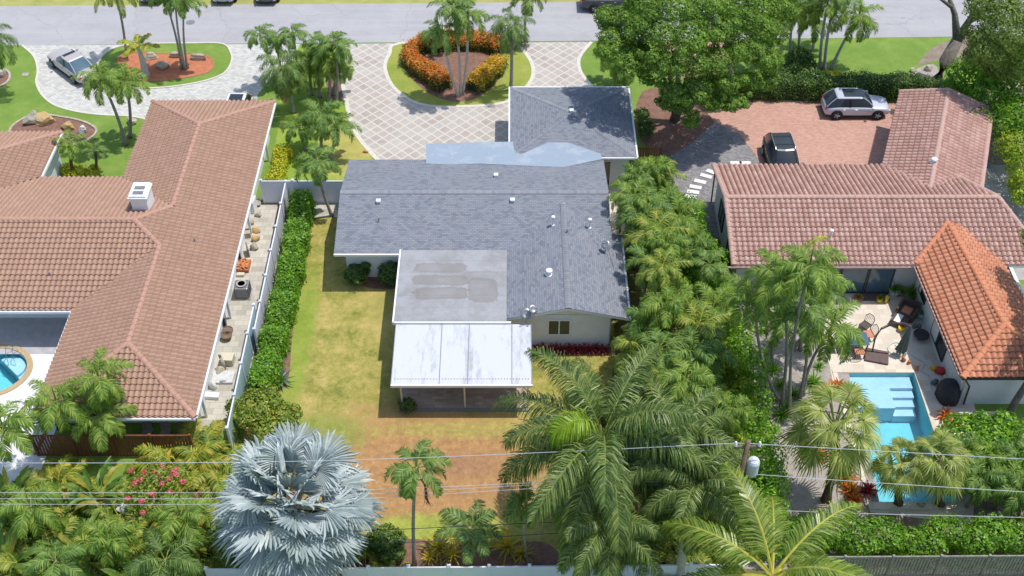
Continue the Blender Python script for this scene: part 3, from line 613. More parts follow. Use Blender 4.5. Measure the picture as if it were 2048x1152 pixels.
# --- grey shingle house (middle)
H1 = thing('house', 'white house with blue grey shingle roof, flat roof and white patio roof in the middle', 'house', (-2, 52, 0))
ez, rz_ = 2.7, 3.7; yS, yN, yM = 51.1, 60.1, 55.6; xL, xR = -10.45, 5.88
plN = plane3((0, yN, ez), (1, yN, ez), (0, yM, rz_)); plS = plane3((0, yS, ez), (1, yS, ez), (0, yM, rz_))
gx, gw, gy = 3.1, 3.4, 45.75; gz = 3.52
plW = plane3((gx, 0, gz), (gx, 1, gz), (gx - gw, 0, ez)); plE = plane3((gx, 0, gz), (gx, 1, gz), (gx + gw, 0, ez))
yv = yS + (gz - ez) / (rz_ - ez) * (yM - yS)
kw = {}
yw = 52.5
roofobj('shingle_roof', [([(xL, yN), (xR, yN), (xR, yM), (xL, yM)], plN, kw), ([(xL, yM), (xR, yM), (xR, yS + .6), (gx + gw, yS), (gx, yv), (gx - gw, yS), (xL, yS)], plS, kw),
    ([(gx - gw, gy), (gx, gy), (gx, yv), (gx - gw, yS)], plW, kw), ([(gx, gy), (gx + gw, gy), (gx + gw, yw), (gx, yv)], plE, kw)], M['shingle'], H1, 'flat', .16)
def shcap(p, q, parent, w_=.17, name='ridge_cap'):
    p, q = Vector(p), Vector(q); L_ = (q - p).length; d = (q - p).normalized(); h_ = Vector((d.x, d.y, 0)).normalized(); s_ = Vector((h_.y, -h_.x, 0)); k = int(L_ / .19); mb = MB(); dr = w_ * .24
    for i in range(k):
        a = p + d * (L_ * i / k); b_ = p + d * (L_ * (i + 1.15) / k); u0, u1 = .05, .075
        mb.add([a + s_ * w_ + Vector((0, 0, u1 - dr)), a + Vector((0, 0, u1)), a - s_ * w_ + Vector((0, 0, u1 - dr)), b_ + s_ * w_ + Vector((0, 0, u0 - dr)), b_ + Vector((0, 0, u0)), b_ - s_ * w_ + Vector((0, 0, u0 - dr))], [(0, 3, 4, 1), (1, 4, 5, 2)])
    return obj(name, mb, M['cap_shingle'], parent)
shcap((xL, yM, rz_), (xR, yM, rz_), H1); shcap((gx, gy, gz), (gx, yv, gz), H1)
# garage
GX0, GX1, GY0, GY1 = -.12, 8.02, 60.35, 68.25; ga = Vector((3.95, 64.3, 3.42))
def gp(a, b_): return plane3((*a, ez), (*b_, ez), ga)
c4 = [(GX0, GY0), (GX1, GY0), (GX1, GY1), (GX0, GY1)]
roofobj('garage_roof', [([c4[i], c4[(i + 1) % 4], (ga.x, ga.y)], gp(c4[i], c4[(i + 1) % 4]), kw) for i in range(4)], M['shingle'], H1, 'flat', .16)
for c_ in c4: shcap((*c_, ez), ga, H1, .14, 'hip_cap')
walls([(GX0 + .5, GY0 + .5), (GX1 - .5, GY0 + .5), (GX1 - .5, GY1 - .5), (GX0 + .5, GY1 - .5)], 2.6, H1, M['stucco'], name='garage_wall')
mb = MB()
for (x, y, dx, dy) in ((GX0 - .06, (GY0 + GY1) / 2, .1, GY1 - GY0 + .1), (GX1 + .06, (GY0 + GY1) / 2, .1, GY1 - GY0 + .1)): mb.box((x, y, ez - .03), (dx, dy, .16))
mb.box((4, GY0 - .06, ez - .05), (8.1, .1, .15)); mb.box((4, GY1 + .06, ez - .05), (8.1, .1, .15)); obj('garage_gutter', mb, M['white'], H1)
mb = MB(); 
mb.box((gx + gw + .05, 49.1, ez - .02), (.1, 6.8, .14)); mb.box((-8.5, yS - .06, ez - .03), (3.9, .1, .14))
obj('gutter', mb, M['white'], H1)
for y0 in np.linspace(46.2, 52., 7):
    mb = MB(); mb.box((gx + gw + .07, y0, ez + .07), (.14, .05, .03)); obj('gutter_strap', mb, M['cap_rose'], H1)
# membrane saddle between roofs
mp3 = [(852, 287, 2.78), (1026, 283, 2.78), (1028, 300, 2.8), (1042, 309, 2.83), (1095, 285, 3.03), (1137, 285, 3.06), (1201, 307, 2.84), (1205, 318, 2.80), (1127, 334, 2.98), (1040, 331, 2.95), (960, 327, 2.9), (852, 330, 2.86)]
mb = MB(); P = [U(*q) for q in mp3]; mb.slab(P[::-1], .1); o = obj('membrane_roof', mb, M['membrane'], H1)
# flat roof & patio roof
mb = MB(); mb.box((-3.4, 48.4, 2.74), (6.2, 5.9, .14)); obj('flat_roof', mb, M['flat_roof'], H1, bevel=.02)
mb = MB(); mb.box((-6.56, 48.4, 2.7), (.1, 6.0, .2)); mb.box((-3.3, 45.42, 2.7), (6.5, .1, .2)); obj('roof_edge', mb, M['white'], H1)
walls([(-6.2, 45.8), (-.3, 45.8), (-.3, 51.5), (-6.2, 51.5)], 2.66, H1, M['stucco'], name='sunroom_wall')
walls([(-9.9, 52.1), (xR - .4, 52.1), (xR - .4, yN - .5), (-9.9, yN - .5)], 2.62, H1, M['stucco'])
walls([(-.1, 46.3), (gx + gw - 1.0, 46.3), (gx + gw - 1.0, 51.9), (-.1, 51.9)], 2.6, H1, M['stucco'], name='wing_wall')
mb = MB(); mb.add([(-.1, 46.2, 2.58), (5.5, 46.2, 2.58), (5.5, 46.2, 2.78), (gx, 46.2, gz - .12), (.0, 46.2, 2.68), (-.1, 46.3, 2.58), (5.5, 46.3, 2.58), (5.5, 46.3, 2.78), (gx, 46.3, gz - .12), (.0, 46.3, 2.68)], [(0, 1, 2, 3, 4), (9, 8, 7, 6, 5), (0, 5, 6, 1), (2, 7, 8, 3)]); obj('gable_wall', mb, M['stucco'], H1)
cR = Vector((gx, 46.16, 1.75)); window(H1, Vector((2.65, 46.17, 1.62)), 1.3, 1.15, 0, 2, 'white')
window(H1, Vector((5.9, GY0 + .35, 1.15)), 1.15, 2.0, 0, 1, 'white', 'glass', 'door')
mb = MB(); # garage door on the west side of garage
mb.box((GX0 + .38, 64.3, 1.1), (.08, 4.8, 2.15)); gd = obj('garage_door', mb, M['white'], H1)
mb = MB(); mb.slab([(-6.42, 45.38, 2.66), (-6.38, 41.25, 2.34), (1.07, 41.25, 2.34), (1.07, 45.38, 2.66)], .09)
pr = obj('patio_roof', mb, M['patio_roof'], H1)
for x in (-6.4, -3.85, -2.35, .0, 1.05):
    mb = MB(); mb.slab([(x - .02, 45.36, 2.685), (x - .02, 41.26, 2.365), (x + .02, 41.26, 2.365), (x + .02, 45.36, 2.685)], .02)
    obj('roof_seam', mb, M['grey_metal'], H1)
mb = MB()
for k in range(46): mb.box((-6.2 + k * .157, 41.6, 2.395), (.05, .03, .03))
obj('screw_row', mb, M['grey_metal'], H1)
mb = MB(); mb.box((-2.66, 41.19, 2.28), (7.5, .1, .17)); obj('patio_gutter', mb, M['white'], H1)
for x in (-5.95, -2.55, .85):
    mb = MB(); mb.box((x, 41.62, 1.13), (.09, .09, 2.26)); obj('post', mb, M['cream'], H1)
mb = MB(); mb.box((-2.6, 43.6, .03), (7.0, 4.1, .06)); obj('patio_slab', mb, M['slabgrey'], H1)
mb = MB(); mb.box((-2.6, 41.45, .04), (7.05, .2, .1)); obj('patio_kerb', mb, M['slate'], H1)
def onroof(px, py, pl, zg=3.3):
    p = U(px, py, zg)
    for _ in range(8): p = U(px, py, zon(pl, p.x, p.y) + .03)
    return p
rf = [c_ for c_ in H1.children if c_.name.startswith('shingle_roof')][0]; gr = [c_ for c_ in H1.children if c_.name.startswith('garage_roof')][0]
for (px, py, pl, k, par) in [(992, 353, plN, 'box', rf), (757, 405, plS, 'box', rf), (1025, 403, plS, 'box', rf), (758, 443, plS, 'stub', rf), (1106, 450, plW, 'pipe', rf), (1179, 455, plE, 'pipe', rf), (1134, 466, plE, 'stub', rf), (1098, 548, plW, 'dome', rf)]:
    vent(H1, onroof(px, py, pl), k)
vent(H1, Vector((ga.x, ga.y + .05, ga.z)), 'box')
def dish(parent_pt, az, label, s=.24):
    p = parent_pt; r = thing('satellite_dish', label, 'satellite dish', p); mb = MB()
    d = Vector((math.cos(az) * .6, math.sin(az) * .6, .7)).normalized(); a = d.cross(Vector((0, 0, 1))).normalized(); b_ = d.cross(a)
    c_ = p + Vector((0, 0, .55)); vs = [c_ - d * .05]
    for rr in (.5, 1.):
        for k in range(16): an = 2 * math.pi * k / 16; vs.append(c_ + (a * math.cos(an) + b_ * math.sin(an) * 1.1) * s * rr + d * (.12 * rr * rr * s))
    fs = [(0, 1 + k, 1 + (k + 1) % 16) for k in range(16)] + [(1 + k, 17 + k, 17 + (k + 1) % 16, 1 + (k + 1) % 16) for k in range(16)]
    o = obj('reflector', mb.add(vs, fs), M['grey_metal'], r, smooth=True); s2 = o.modifiers.new('s', 'SOLIDIFY'); s2.thickness = .015
    mb = MB(); mb.tube([p, p + Vector((0, 0, .45)), c_ - d * .05], .025, 6); obj('mast', mb, M['grey_metal'], r)
    mb = MB(); mb.tube([c_ - b_ * s * -.9, c_ + d * .42], .012, 5); mb.box(c_ + d * .44, (.1, .07, .07)); obj('feed_arm', mb, M['grey_metal'], r)
    mb = MB()
    for k in (-1, 0, 1): mb.tube([p + Vector((.3 * k, -.25 + .5 * abs(k), .0)), p + Vector((0, 0, .4))], .014, 5)
    obj('brace', mb, M['grey_metal'], r)
dish(onroof(1210, 503, plE), R(-120), 'satellite dish braced on the right slope of the shingle roof near its gutter')
dish(onroof(1062, 625, plW) + Vector((.1, -.3, .0)), R(-60), 'satellite dish on the eave at the corner of the white patio roof')
p = U(1052, 655, 2.7); dish(Vector((p.x, 45.6, 2.70)), R(-90), 'low satellite dish lying at the top corner of the white patio roof', .3)

# --- left brown tile house
H2 = thing('house', 'large house with brown barrel tile hip roofs and white chimney on the left', 'house', (-20, 52, 0))
e = 2.6; pt = .27; xW, xE, y0, y1 = -24.55, -16.2, 38.75, 66.73; hw = (xE - xW) / 2; xm = (xW + xE) / 2; cN, cS = 58.4, 46.5; ch = (cN - cS) / 2; cy = (cN + cS) / 2
pE = plane3((xE, 0, e), (xE, 1, e), (xE - 1, 0, e + pt)); pW = plane3((xW, 0, e), (xW, 1, e), (xW + 1, 0, e + pt)); pNn = plane3((0, y1, e), (1, y1, e), (0, y1 - 1, e + pt)); pSs = plane3((0, y0, e), (1, y0, e), (0, y0 + 1, e + pt))
pCN = plane3((0, cN, e), (1, cN, e), (0, cN - 1, e + pt)); pCS = plane3((0, cS, e), (1, cS, e), (0, cS + 1, e + pt))
A_ = (xm, y1 - hw); B_ = (xm, y0 + hw); J1 = (xm, cN - hw); J2 = (xm, cS + hw); CC = (xE - ch, cy)
xl, yl2, hl = -29.8, 63.2, 4.1; pLE = plane3((xl, 0, e), (xl, 1, e), (xl - 1, 0, e + pt)); pLN = plane3((0, yl2, e), (1, yl2, e), (0, yl2 - 1, e + pt))
kb = dict(tw=.3, tl=.36, amp=.05, step=.06)
P2 = [([(xE, y0), (xE, y1), A_, B_], pE, kb), ([J1, CC, J2], pE, kb), ([(xW, y1), (xW, cN), J1, A_], pW, kb), ([(xW, y1), (xE, y1), A_], pNn, kb), ([(xW, cS), (xW, y0), B_, J2], pW, kb), ([(xW, y0), (xE, y0), B_], pSs, kb),
      ([(xW, cN), (xl, cN), (xl - hl, cN - hl), (xl - hl, cy), CC, J1], pCN, kb), ([(xl - hl, cS), (xW, cS), J2, CC, (xl - hl, cy)], pCS, kb), ([(xl, yl2), (xl, cN), (xl - hl, cN - hl), (xl - hl, yl2 - hl)], pLE, kb), ([(xl, yl2), (xl - 2 * hl, yl2), (xl - hl, yl2 - hl)], pLN, kb)]
roofobj('tile_roof', P2, M['tile_brown'], H2)
Z = lambda q, pl: Vector((q[0], q[1], zon(pl, *q)))
caps([(Z(B_, pE), Z(J2, pE)), (Z(J1, pE), Z(A_, pE)), (Z((xW, y1), pW), Z(A_, pE)), (Z((xE, y1), pE), Z(A_, pE)), (Z((xW, y0), pW), Z(B_, pE)), (Z((xE, y0), pE), Z(B_, pE)), (Z(J1, pE), Z(CC, pE)), (Z(J2, pE), Z(CC, pE)), (Z((xl - hl, cy), pCN), Z(CC, pE)), (Z((xl, yl2), pLE), Z((xl - hl, yl2 - hl), pLE))], .15, H2, M['cap_brown'])
walls([(xE - .7, y0 + 1.9), (xE - .7, y1 - .7), (xW + .5, y1 - .7), (xW + .5, cN - .4), (xl - .5, cN - .4), (xl - .5, yl2 - .5), (-39, yl2 - .5), (-39, cS + 2.1), (xW + .5, cS + 2.1), (xW + .5, y0 + 1.9)], 2.5, H2, M['stucco'])
mb = MB()
mb.box((xE + .06, (y0 + y1) / 2, e - .06), (.1, y1 - y0, .14)); mb.box((-32, cS - .06, e - .08), (14.8, .1, .16)); mb.box((xW - .06, (y0 + cS) / 2 - .1, e - .06), (.1, cS - y0, .14)); mb.box(((xW + xE) / 2, y0 - .06, e - .06), (xE - xW, .1, .14)); mb.box((xl + .06, 60.8, e - .06), (.1, 4.8, .16))
obj('gutter', mb, M['white'], H2)
# chimney
c0 = U(283, 412, 3.85); ct = Vector((-22.05, 54.2, 0)); ch_ = MB(); zt = 4.85
ch_.box((ct.x, ct.y, 4.1), (.95, 1.3, 1.5)); chm = obj('chimney', ch_, M['white'], H2, bevel=.02)
ch_ = MB(); ch_.box((ct.x, ct.y, 4.9), (1.15, 1.5, .12)); ch_.box((ct.x, ct.y, 5.02), (1.0, 1.35, .1)); obj('chimney_cap', ch_, M['white'], H2, bevel=.02)
ch_ = MB()
for k in (-.35, 0.12): ch_.box((ct.x, ct.y + k, 5.09), (.6, .28, .05))
obj('flue_opening', ch_, M['slate'], H2)
for (px, py, pl) in [(242, 512, pCS), (101, 552, pCS), (390, 484, pE)]: vent(H2, onroof(px, py, pl, 3.5), 'stub')
# recessed windows on pool side, back screen wall
for k in range(3):
    window(H2, Vector((-29.6 + 1.7 * k, cS + 1.95, 1.6)), 1.2, 1.0, 0, 1, 'white')
for yy in (40.8, 43.6): window(H2, Vector((xW + .38, yy, 1.2)), 1.8, 2.0, R(-90), 2, 'dark')
for k in range(4):
    mb = MB(); mb.box((xE - .3, 41 + k * 7.5, 1.25), (.14, .14, 2.5)); obj('porch_post', mb, M['white'], H2)

# --- right rose tile house
H3 = thing('house', 'right house with rose pink barrel tile roof, angled garage wing and orange tiled wing', 'house', (22, 54, 0))
e3 = 2.8; ry = 54.7; rzz = 4.05
q1 = plane3((0, 59.4, e3), (1, 59.4, e3), (0, ry, rzz)); q2 = plane3((0, 50.0, e3), (1, 50.0, e3), (0, ry, rzz))
kr = dict(tw=.32, tl=.34, amp=.07, step=.045, prof='b')
X0, X1 = 12.85, 29.2
d = Vector((-.35, -.937)).normalized(); pp = Vector((.937, -.35)).normalized()
Wn = Vector((26.62, 67.6)); En = Wn + pp * 6.1; Ws = Wn + d * 9.0; Es = En + d * 13; Rn = Wn + pp * 3.05; Rs = Rn + d * 11.3; wr = 3.68
t3 = lambda v_, z: (v_.x, v_.y, z)
q3 = plane3(t3(Wn, e3), t3(Ws, e3), t3(Rn, wr)); q4 = plane3(t3(En, e3), t3(Es, e3), t3(Rn, wr))
t2 = lambda v_: (v_.x, v_.y)
roofobj('rose_tile_roof', [([(X0, 59.4), (27.0, 59.4), (X1, ry), (X0, ry)], q1, kr), ([(X0, 50.0), (31.2, 50.0), (X1, ry), (X0, ry)], q2, kr)], M['tile_rose'], H3)
Es2 = Es - d * 2.6
roofobj('garage_wing_roof', [([t2(Wn), t2(Ws), t2(Rs), t2(Rn)], q3, dict(kr, tw=.34)), ([t2(En), t2(Es2), t2(Rs), t2(Rn)], q4, dict(kr, tw=.34))], M['tile_rose'], H3)
SW, NW, SA, NA, SE, NE = (23.68, 41.3), (23.4, 50.1), (26.45, 44.2), (25.75, 52.7), (29.4, 41.3), (28.3, 52.2); rw = 3.9
q5 = plane3((*SW, e3), (*NW, e3), (*SA, rw)); q6 = plane3((*SW, e3), (*SE, e3), (*SA, rw)); q7 = plane3((*SE, e3), (*NE, e3), (*SA, rw))
kk = dict(tw=.33, tl=.36, amp=.05, step=.045, prof='b')
NAz = zon(q5, *NA); q8 = plane3((*NW, zon(q5, *NW)), (*NE, e3), (*NA, NAz))
roofobj('orange_tile_roof', [([SW, NW, NA, SA], q5, kk), ([SW, SE, SA], q6, kk), ([SE, NE, NA, SA], q7, kk), ([NW, NE, NA], q8, kk)], M['tile_red'], H3, under=M['dark'])
caps([((X0, ry, rzz), (X1, ry, rzz)), (t3(Rn, wr), t3(Rs, wr)), ((X0, 59.4, e3), (X0, ry, rzz)), ((X0, 50, e3), (X0, ry, rzz)), ((27.0, 59.4, e3), (X1, ry, rzz)), ((31.2, 50, e3), (X1, ry, rzz)), (t3(Rn, wr), t3(En, e3)), (t3(Rn, wr), t3(Wn, e3)), ((En.x, En.y, e3), (Es2.x, Es2.y, e3))], .15, H3, M['cap_rose'])
caps([((*SA, rw), (*NA, NAz)), ((*SW, e3), (*SA, rw)), ((*SE, e3), (*SA, rw)), ((*NW, e3), (*NA, NAz))], .16, H3, M['cap_red'])
walls([(X0 + .35, 50.7), (28.5, 50.7), (28.5, 58.8), (X0 + .35, 58.8)], 2.72, H3, M['stucco_grey'])
a_ = Wn + pp * .4 + d * .5; b__ = En - pp * .4 + d * .5; c__ = Es2 - pp * .4; dd = Ws + pp * .4
walls([t2(a_), t2(b__), t2(c__), t2(dd)], 2.7, H3, M['stucco_grey'], name='garage_wall')
walls([(24.35, 42.0), (28.9, 42.0), (28.9, 50.6), (24.05, 50.6)], 2.72, H3, M['stucco'], name='wing_wall')
for k, (wx, ww) in enumerate(((18.55, 1.6), (20.2, 1.6), (21.8, 1.5))): window(H3, Vector((wx, 50.57, 1.25)), ww, 2.3, 0, 1, 'dark', 'glass_blue', 'sliding_door')
window(H3, Vector((24.0, 49.3, 1.6)), 1.3, 1.3, R(-90), 1, 'dark', 'glass'); window(H3, Vector((24.12, 45.9, 1.3)), 2.4, 1.9, R(-90), 2, 'dark', 'glass')
for yy in (52.5, 56.): window(H3, Vector((X0 + .22, yy, 1.5)), 1.6, 1.4, R(-90), 2, 'dark', 'glass_blue')
mb = MB(); mb.tube([(23.9, 41.45, 2.6), (24.5, 41.75, 1.6), (24.6, 41.8, .1)], .05, 6); obj('downpipe', mb, M['dark'], H3)
mb = MB(); mb.tube([(X0 + .1, 59.2, 2.6), (X0 + .1, 59.0, .1)], .05, 6); obj('downpipe', mb, M['dark'], H3)
mb = MB(); mb.box((17.6, 49.93, 2.7), (11, .1, .12)); mb.box((23.48, 45.7, 2.7), (.1, 8.8, .12), R(2)); obj('gutter', mb, M['cap_rose'], H3)
for (px, py, pl, k) in [(1648, 372, q1, 'stub'), (1660, 477, q2, 'pipe'), (1867, 325, q4, 'dome'), (1636, 348, q1, 'stub')]: vent(H3, onroof(px, py, pl, 3.4), k)
mb = MB(); mb.lathe(Vector((18.2, 59.8, 1.0)), [(.2, 0), (.24, .5), (.2, 1.6), (.22, 1.9)], 12)

#@@FENCES
# ---------------------------------------------------------------- fences
def fence(name, label, pts, h, mat, postmat, sp=2.2, cap=True, group=None, rail=True, slats=False):
    r = thing(name, label, 'fence', (pts[0][0], pts[0][1], 0), group)
    for i in range(len(pts) - 1):
        a, b_ = Vector((*pts[i], 0)), Vector((*pts[i + 1], 0)); d_ = b_ - a; k = max(1, round(d_.length / sp)); rz = math.atan2(d_.y, d_.x)
        for j in range(k):
            p, q = a + d_ * j / k, a + d_ * (j + 1) / k; m_ = (p + q) / 2; l = (q - p).length - .12; pan = MB()
            if slats:
                n_ = int(l / .14)
                for s_ in range(n_): c_ = p + (q - p) * ((s_ + .5) / n_); pan.box((c_.x, c_.y, h / 2 + .02 * (s_ % 3)), (.115, .02, h - .1), rz)
            else: pan.box((m_.x, m_.y, h / 2), (l, .04, h - .16), rz)
            obj('panel', pan, mat, r)
            if rail:
                for zz, hh_ in ((h - .06, .1), (.08, .12)): rl = MB(); rl.box((m_.x, m_.y, zz), (l, .07, hh_), rz); obj('rail', rl, postmat, r)
        for j in range(k + (1 if i == len(pts) - 2 else 0)):
            p = a + d_ * j / k; pm = MB(); pm.box((p.x, p.y, h / 2 + .03), (.12, .12, h + .06), rz)
            if cap: pm.box((p.x, p.y, h + .08), (.17, .17, .05), rz); pm.add([(p.x - .08, p.y - .08, h + .105), (p.x + .08, p.y - .08, h + .105), (p.x + .08, p.y + .08, h + .105), (p.x - .08, p.y + .08, h + .105), (p.x, p.y, h + .17)], [(0, 1, 4), (1, 2, 4), (2, 3, 4), (3, 0, 4)])
            obj('post', pm, postmat, r)
    return r
fence('vinyl_fence', 'white vinyl fence running the length of the clipped hedge beside the alley', [(-14.5, 58.95), (-14.42, 45.8)], 1.83, M['vinyl'], M['vinyl'])
fence('vinyl_fence', 'white capped fence with teal tinted panels beside the alley clutter', [(-14.72, 47.6), (-14.66, 38.6)], 1.95, M['vinyl_teal'], M['vinyl'])
fence('vinyl_fence', 'white vinyl fence joining the two houses below the yellow shrubs', [(-16.1, 59.05), (-10.0, 59.05)], 1.83, M['vinyl'], M['vinyl'])
fence('vinyl_fence', 'white vinyl fence along the bottom of the dry back yard', [(-14.2, 30.3), (10.2, 30.55)], 1.83, M['vinyl'], M['vinyl'], 1.9)
fence('wooden_fence', 'dark red brown wooden fence behind the left house', [(-24.8, 38.35), (-16.6, 38.35)], 1.7, M['wood_red'], M['wood_red'], 2.0, False, slats=True)
fence('wooden_gate', 'small red brown wooden gate beside the garage wall', [(8.1, 62.6), (9.9, 62.6)], 1.8, M['wood_red'], M['wood_red'], .9, False, slats=True)
fence('wooden_fence', 'weathered grey wooden picket fence in the bottom right corner', [(13.4, 31.05), (27, 31.15)], 1.7, M['wood_grey'], M['wood_grey'], 2.4, False, slats=True)
# stepping stones
for i, (px, py) in enumerate([(1381, 394), (1386, 385), (1391, 375), (1400, 364), (1412, 353), (1424, 345), (1472, 327), (1490, 327)]):
    q = U(px, py); mb = MB(); mb.box((0, 0, .03), (.8, .36, .06)); o = obj('stepping_stone', mb, M['deck_white'], bevel=.02); o.location = (q.x, q.y, .01); o.rotation_euler = (0, 0, R([-12, -12, -16, -22, -26, -32, 0, 0][i]))
    tag(o, ['white stepping stone, lowest of the curved row', 'white stepping stone, second from the bottom of the curved row', 'white stepping stone, third from the bottom of the curved row', 'white stepping stone, fourth from the bottom of the curved row', 'white stepping stone, fifth from the bottom of the curved row', 'white stepping stone touching the corner of the pink tiled roof', 'white stepping stone above the pink roof edge, left of two', 'white stepping stone above the pink roof edge, right of two'][i], 'stepping stone', 'white stepping stones on the grey pavers')
# manhole, drain
q = U(381, 45); mb = MB(); mb.lathe(q + Vector((0, 0, .014)), [(.35, 0), (.35, .01), (.3, .014)], 24); tag(obj('manhole_cover', mb, M['slate']), 'round grey manhole cover in the street above the salmon mulch island', 'manhole cover')
q = U(51, 149); mb = MB(); mb.box(q + Vector((0, 0, .02)), (.45, .4, .03)); tag(obj('utility_box_lid', mb, M['concrete']), 'small square concrete lid in the left front lawn', 'utility lid')

#@@PLANTS
# ---------------------------------------------------------------- foliage generators
def norm(a): return a / (np.linalg.norm(a) + 1e-9)
def frond(mb, base, az, e0, L_, bend, n, ll, droop, wid, rs, plum=.15, m=0, mr=1, rr=.03, start=.15, fwd=.6):
    ca, sa = math.cos(az), math.sin(az); side = np.array([-sa, ca, 0.]); K = 16
    pts = [np.array(base, float)]; Ts = []
    wob = rs.uniform(-.25, .25)
    for i in range(K + 1):
        s_ = i / K; el = e0 - bend * s_ ** 1.15; a2 = az + wob * s_ * s_; T = np.array([math.cos(el) * math.cos(a2), math.cos(el) * math.sin(a2), math.sin(el)]); Ts.append(T)
        if i < K: pts.append(pts[-1] + T * L_ / K)
    mb.tube([tuple(p) for p in pts[::2]], [rr * (1 - .85 * i / (len(pts[::2]) - 1)) for i in range(len(pts[::2]))], 4, mr, False)
    for i in range(n):
        s_ = start + (1 - start) * (i + rs.random() * .5) / n; f = s_ * K; k = min(int(f), K - 1); p = pts[k] + (pts[k + 1] - pts[k]) * (f - k); T = Ts[k]
        Nn = norm(np.cross(T, side)); Nn = Nn if Nn[2] > 0 else -Nn
        l0 = ll * (math.sin(math.pi * min(1, .18 + .80 * s_)) ** .65 * .75 + .25) * (1 if s_ < .9 else .75)
        for sg in (-1, 1):
            l = l0 * rs.uniform(.82, 1.1); fw = fwd + .5 * s_ + rs.uniform(-.12, .12)
            d_ = norm(side * sg + T * fw + Nn * rs.uniform(-plum, plum * 1.4)); d2 = norm(d_ + np.array([0, 0, -droop * rs.uniform(.6, 1.3)])); d3 = norm(d2 + np.array([0, 0, -droop * 1.2]))
            wv_ = norm(T - d_ * T.dot(d_)) * wid * .5
            a = p + d_ * l * .35; b_ = a + d2 * l * .35; c_ = b_ + d3 * l * .3
            mb.add([p - wv_ * .5, p + wv_ * .5, a + wv_, a - wv_, b_ + wv_ * .85, b_ - wv_ * .85, c_], [(0, 1, 2, 3), (3, 2, 4, 5), (5, 4, 6)], m)
def crown(n, L_, seed, e_hi=75, e_lo=-25, bend=1.5, nl=34, ll=.55, droop=.35, wid=.05, plum=.2, rr=.03, start=.15, base_r=.06, fwd=.6, spear=False, dead=0):
    mb = MB(); rs = random.Random(seed)
    for i in range(n):
        t_ = (i + .5) / n; e0 = R(e_hi + (e_lo - e_hi) * t_ ** .85); az = i * 2.39996 + rs.uniform(-.25, .25) + seed
        b_ = bend * rs.uniform(.8, 1.2); 
        frond(mb, (base_r * math.cos(az), base_r * math.sin(az), -.12 * t_), az, e0, L_ * rs.uniform(.85, 1.08) * (1 - .12 * (t_ < .15)), b_, nl, ll, droop, wid, rs, plum, 0, 1, rr, start, fwd)
    if spear: mb.tube([(0, 0, 0), (.03, 0, L_ * .35), (.06, 0, L_ * .55)], [.05, .03, .005], 5, 0)
    for i in range(dead):
        az = rs.uniform(0, 6.28); frond(mb, (.1 * math.cos(az), .1 * math.sin(az), -.2), az, R(-30), L_ * .8, .9, nl // 2, ll * .8, .8, wid, rs, plum, 2, 2, rr, .3, fwd)
    return mb
def fan(mb, base, az, el, Lp, Rr, rs, nseg=30, span=150, cup=.15, fold=.35, droop=.2, m=0, mr=1, costa=.5, wk=1.):
    D = np.array([math.cos(el) * math.cos(az), math.cos(el) * math.sin(az), math.sin(el)]); S = np.array([-math.sin(az), math.cos(az), 0]); Nn = norm(np.cross(D, S)); Nn = Nn if Nn[2] > 0 else -Nn
    tl_ = rs.uniform(-.55, .55); S = norm(S + Nn * tl_); Nn = norm(np.cross(D, S)); Nn = Nn if Nn[2] > 0 else -Nn
    h = np.array(base, float) + D * Lp; mb.tube([tuple(base), tuple(h + D * .1)], [.045, .025], 4, mr, False)
    D2 = norm(D + np.array([0, 0, -costa * .5])); Nn = norm(np.cross(D2, S)); Nn = Nn if Nn[2] > 0 else -Nn
    dth = 2 * R(span) / nseg
    for i in range(nseg):
        th_ = -R(span) + (i + .5) * dth; dr = D2 * math.cos(th_) + S * math.sin(th_); pr_ = -D2 * math.sin(th_) + S * math.cos(th_)
        Rl = Rr * (1 - .3 * (abs(th_) / math.pi)) * rs.uniform(.82, 1.06); bnd = costa * math.cos(th_) * .25
        def pt(r_, off, lift_): return h + dr * r_ + pr_ * off + Nn * (cup * r_ * r_ / Rr + lift_) + np.array([0, 0, -droop * (r_ / Rr) ** 2.4 * Rr - bnd * (r_ / Rr) ** 2 * Rr])
        jit = rs.uniform(-.06, .06)
        w1, w2, w3 = .1 * Rl * dth / 2, .5 * Rl * dth / 2 * 1.02, .8 * Rl * dth / 2 * .6 * wk
        vs = [pt(.06 * Rl, -w1, 0), pt(.06 * Rl, 0, fold * w1), pt(.06 * Rl, w1, 0), pt(.5 * Rl, -w2, 0), pt(.5 * Rl, 0, fold * w2 * 2), pt(.5 * Rl, w2, 0), pt(.8 * Rl, -w3, jit), pt(.8 * Rl, 0, fold * w3 * 2 + jit), pt(.8 * Rl, w3, jit), pt(Rl, jit * 2, jit * 2)]
        mb.add(vs, [(0, 1, 4, 3), (1, 2, 5, 4), (3, 4, 7, 6), (4, 5, 8, 7), (6, 7, 9), (7, 8, 9)], m)
def fancrown(n, Lp, Rr, seed, e_hi=80, e_lo=-45, dead=0, **kw_):
    mb = MB(); rs = random.Random(seed)
    for i in range(n):
        t_ = (i + .5) / n; az = i * 2.39996 + rs.uniform(-.2, .2); el = R(e_hi + (e_lo - e_hi) * t_ ** .9)
        fan(mb, (.1 * math.cos(az), .1 * math.sin(az), -.3 * t_), az, el, Lp * rs.uniform(.85, 1.1), Rr * rs.uniform(.88, 1.08), rs, **(dict(kw_, m=2, droop=.5) if i >= n - dead else kw_))
    return mb
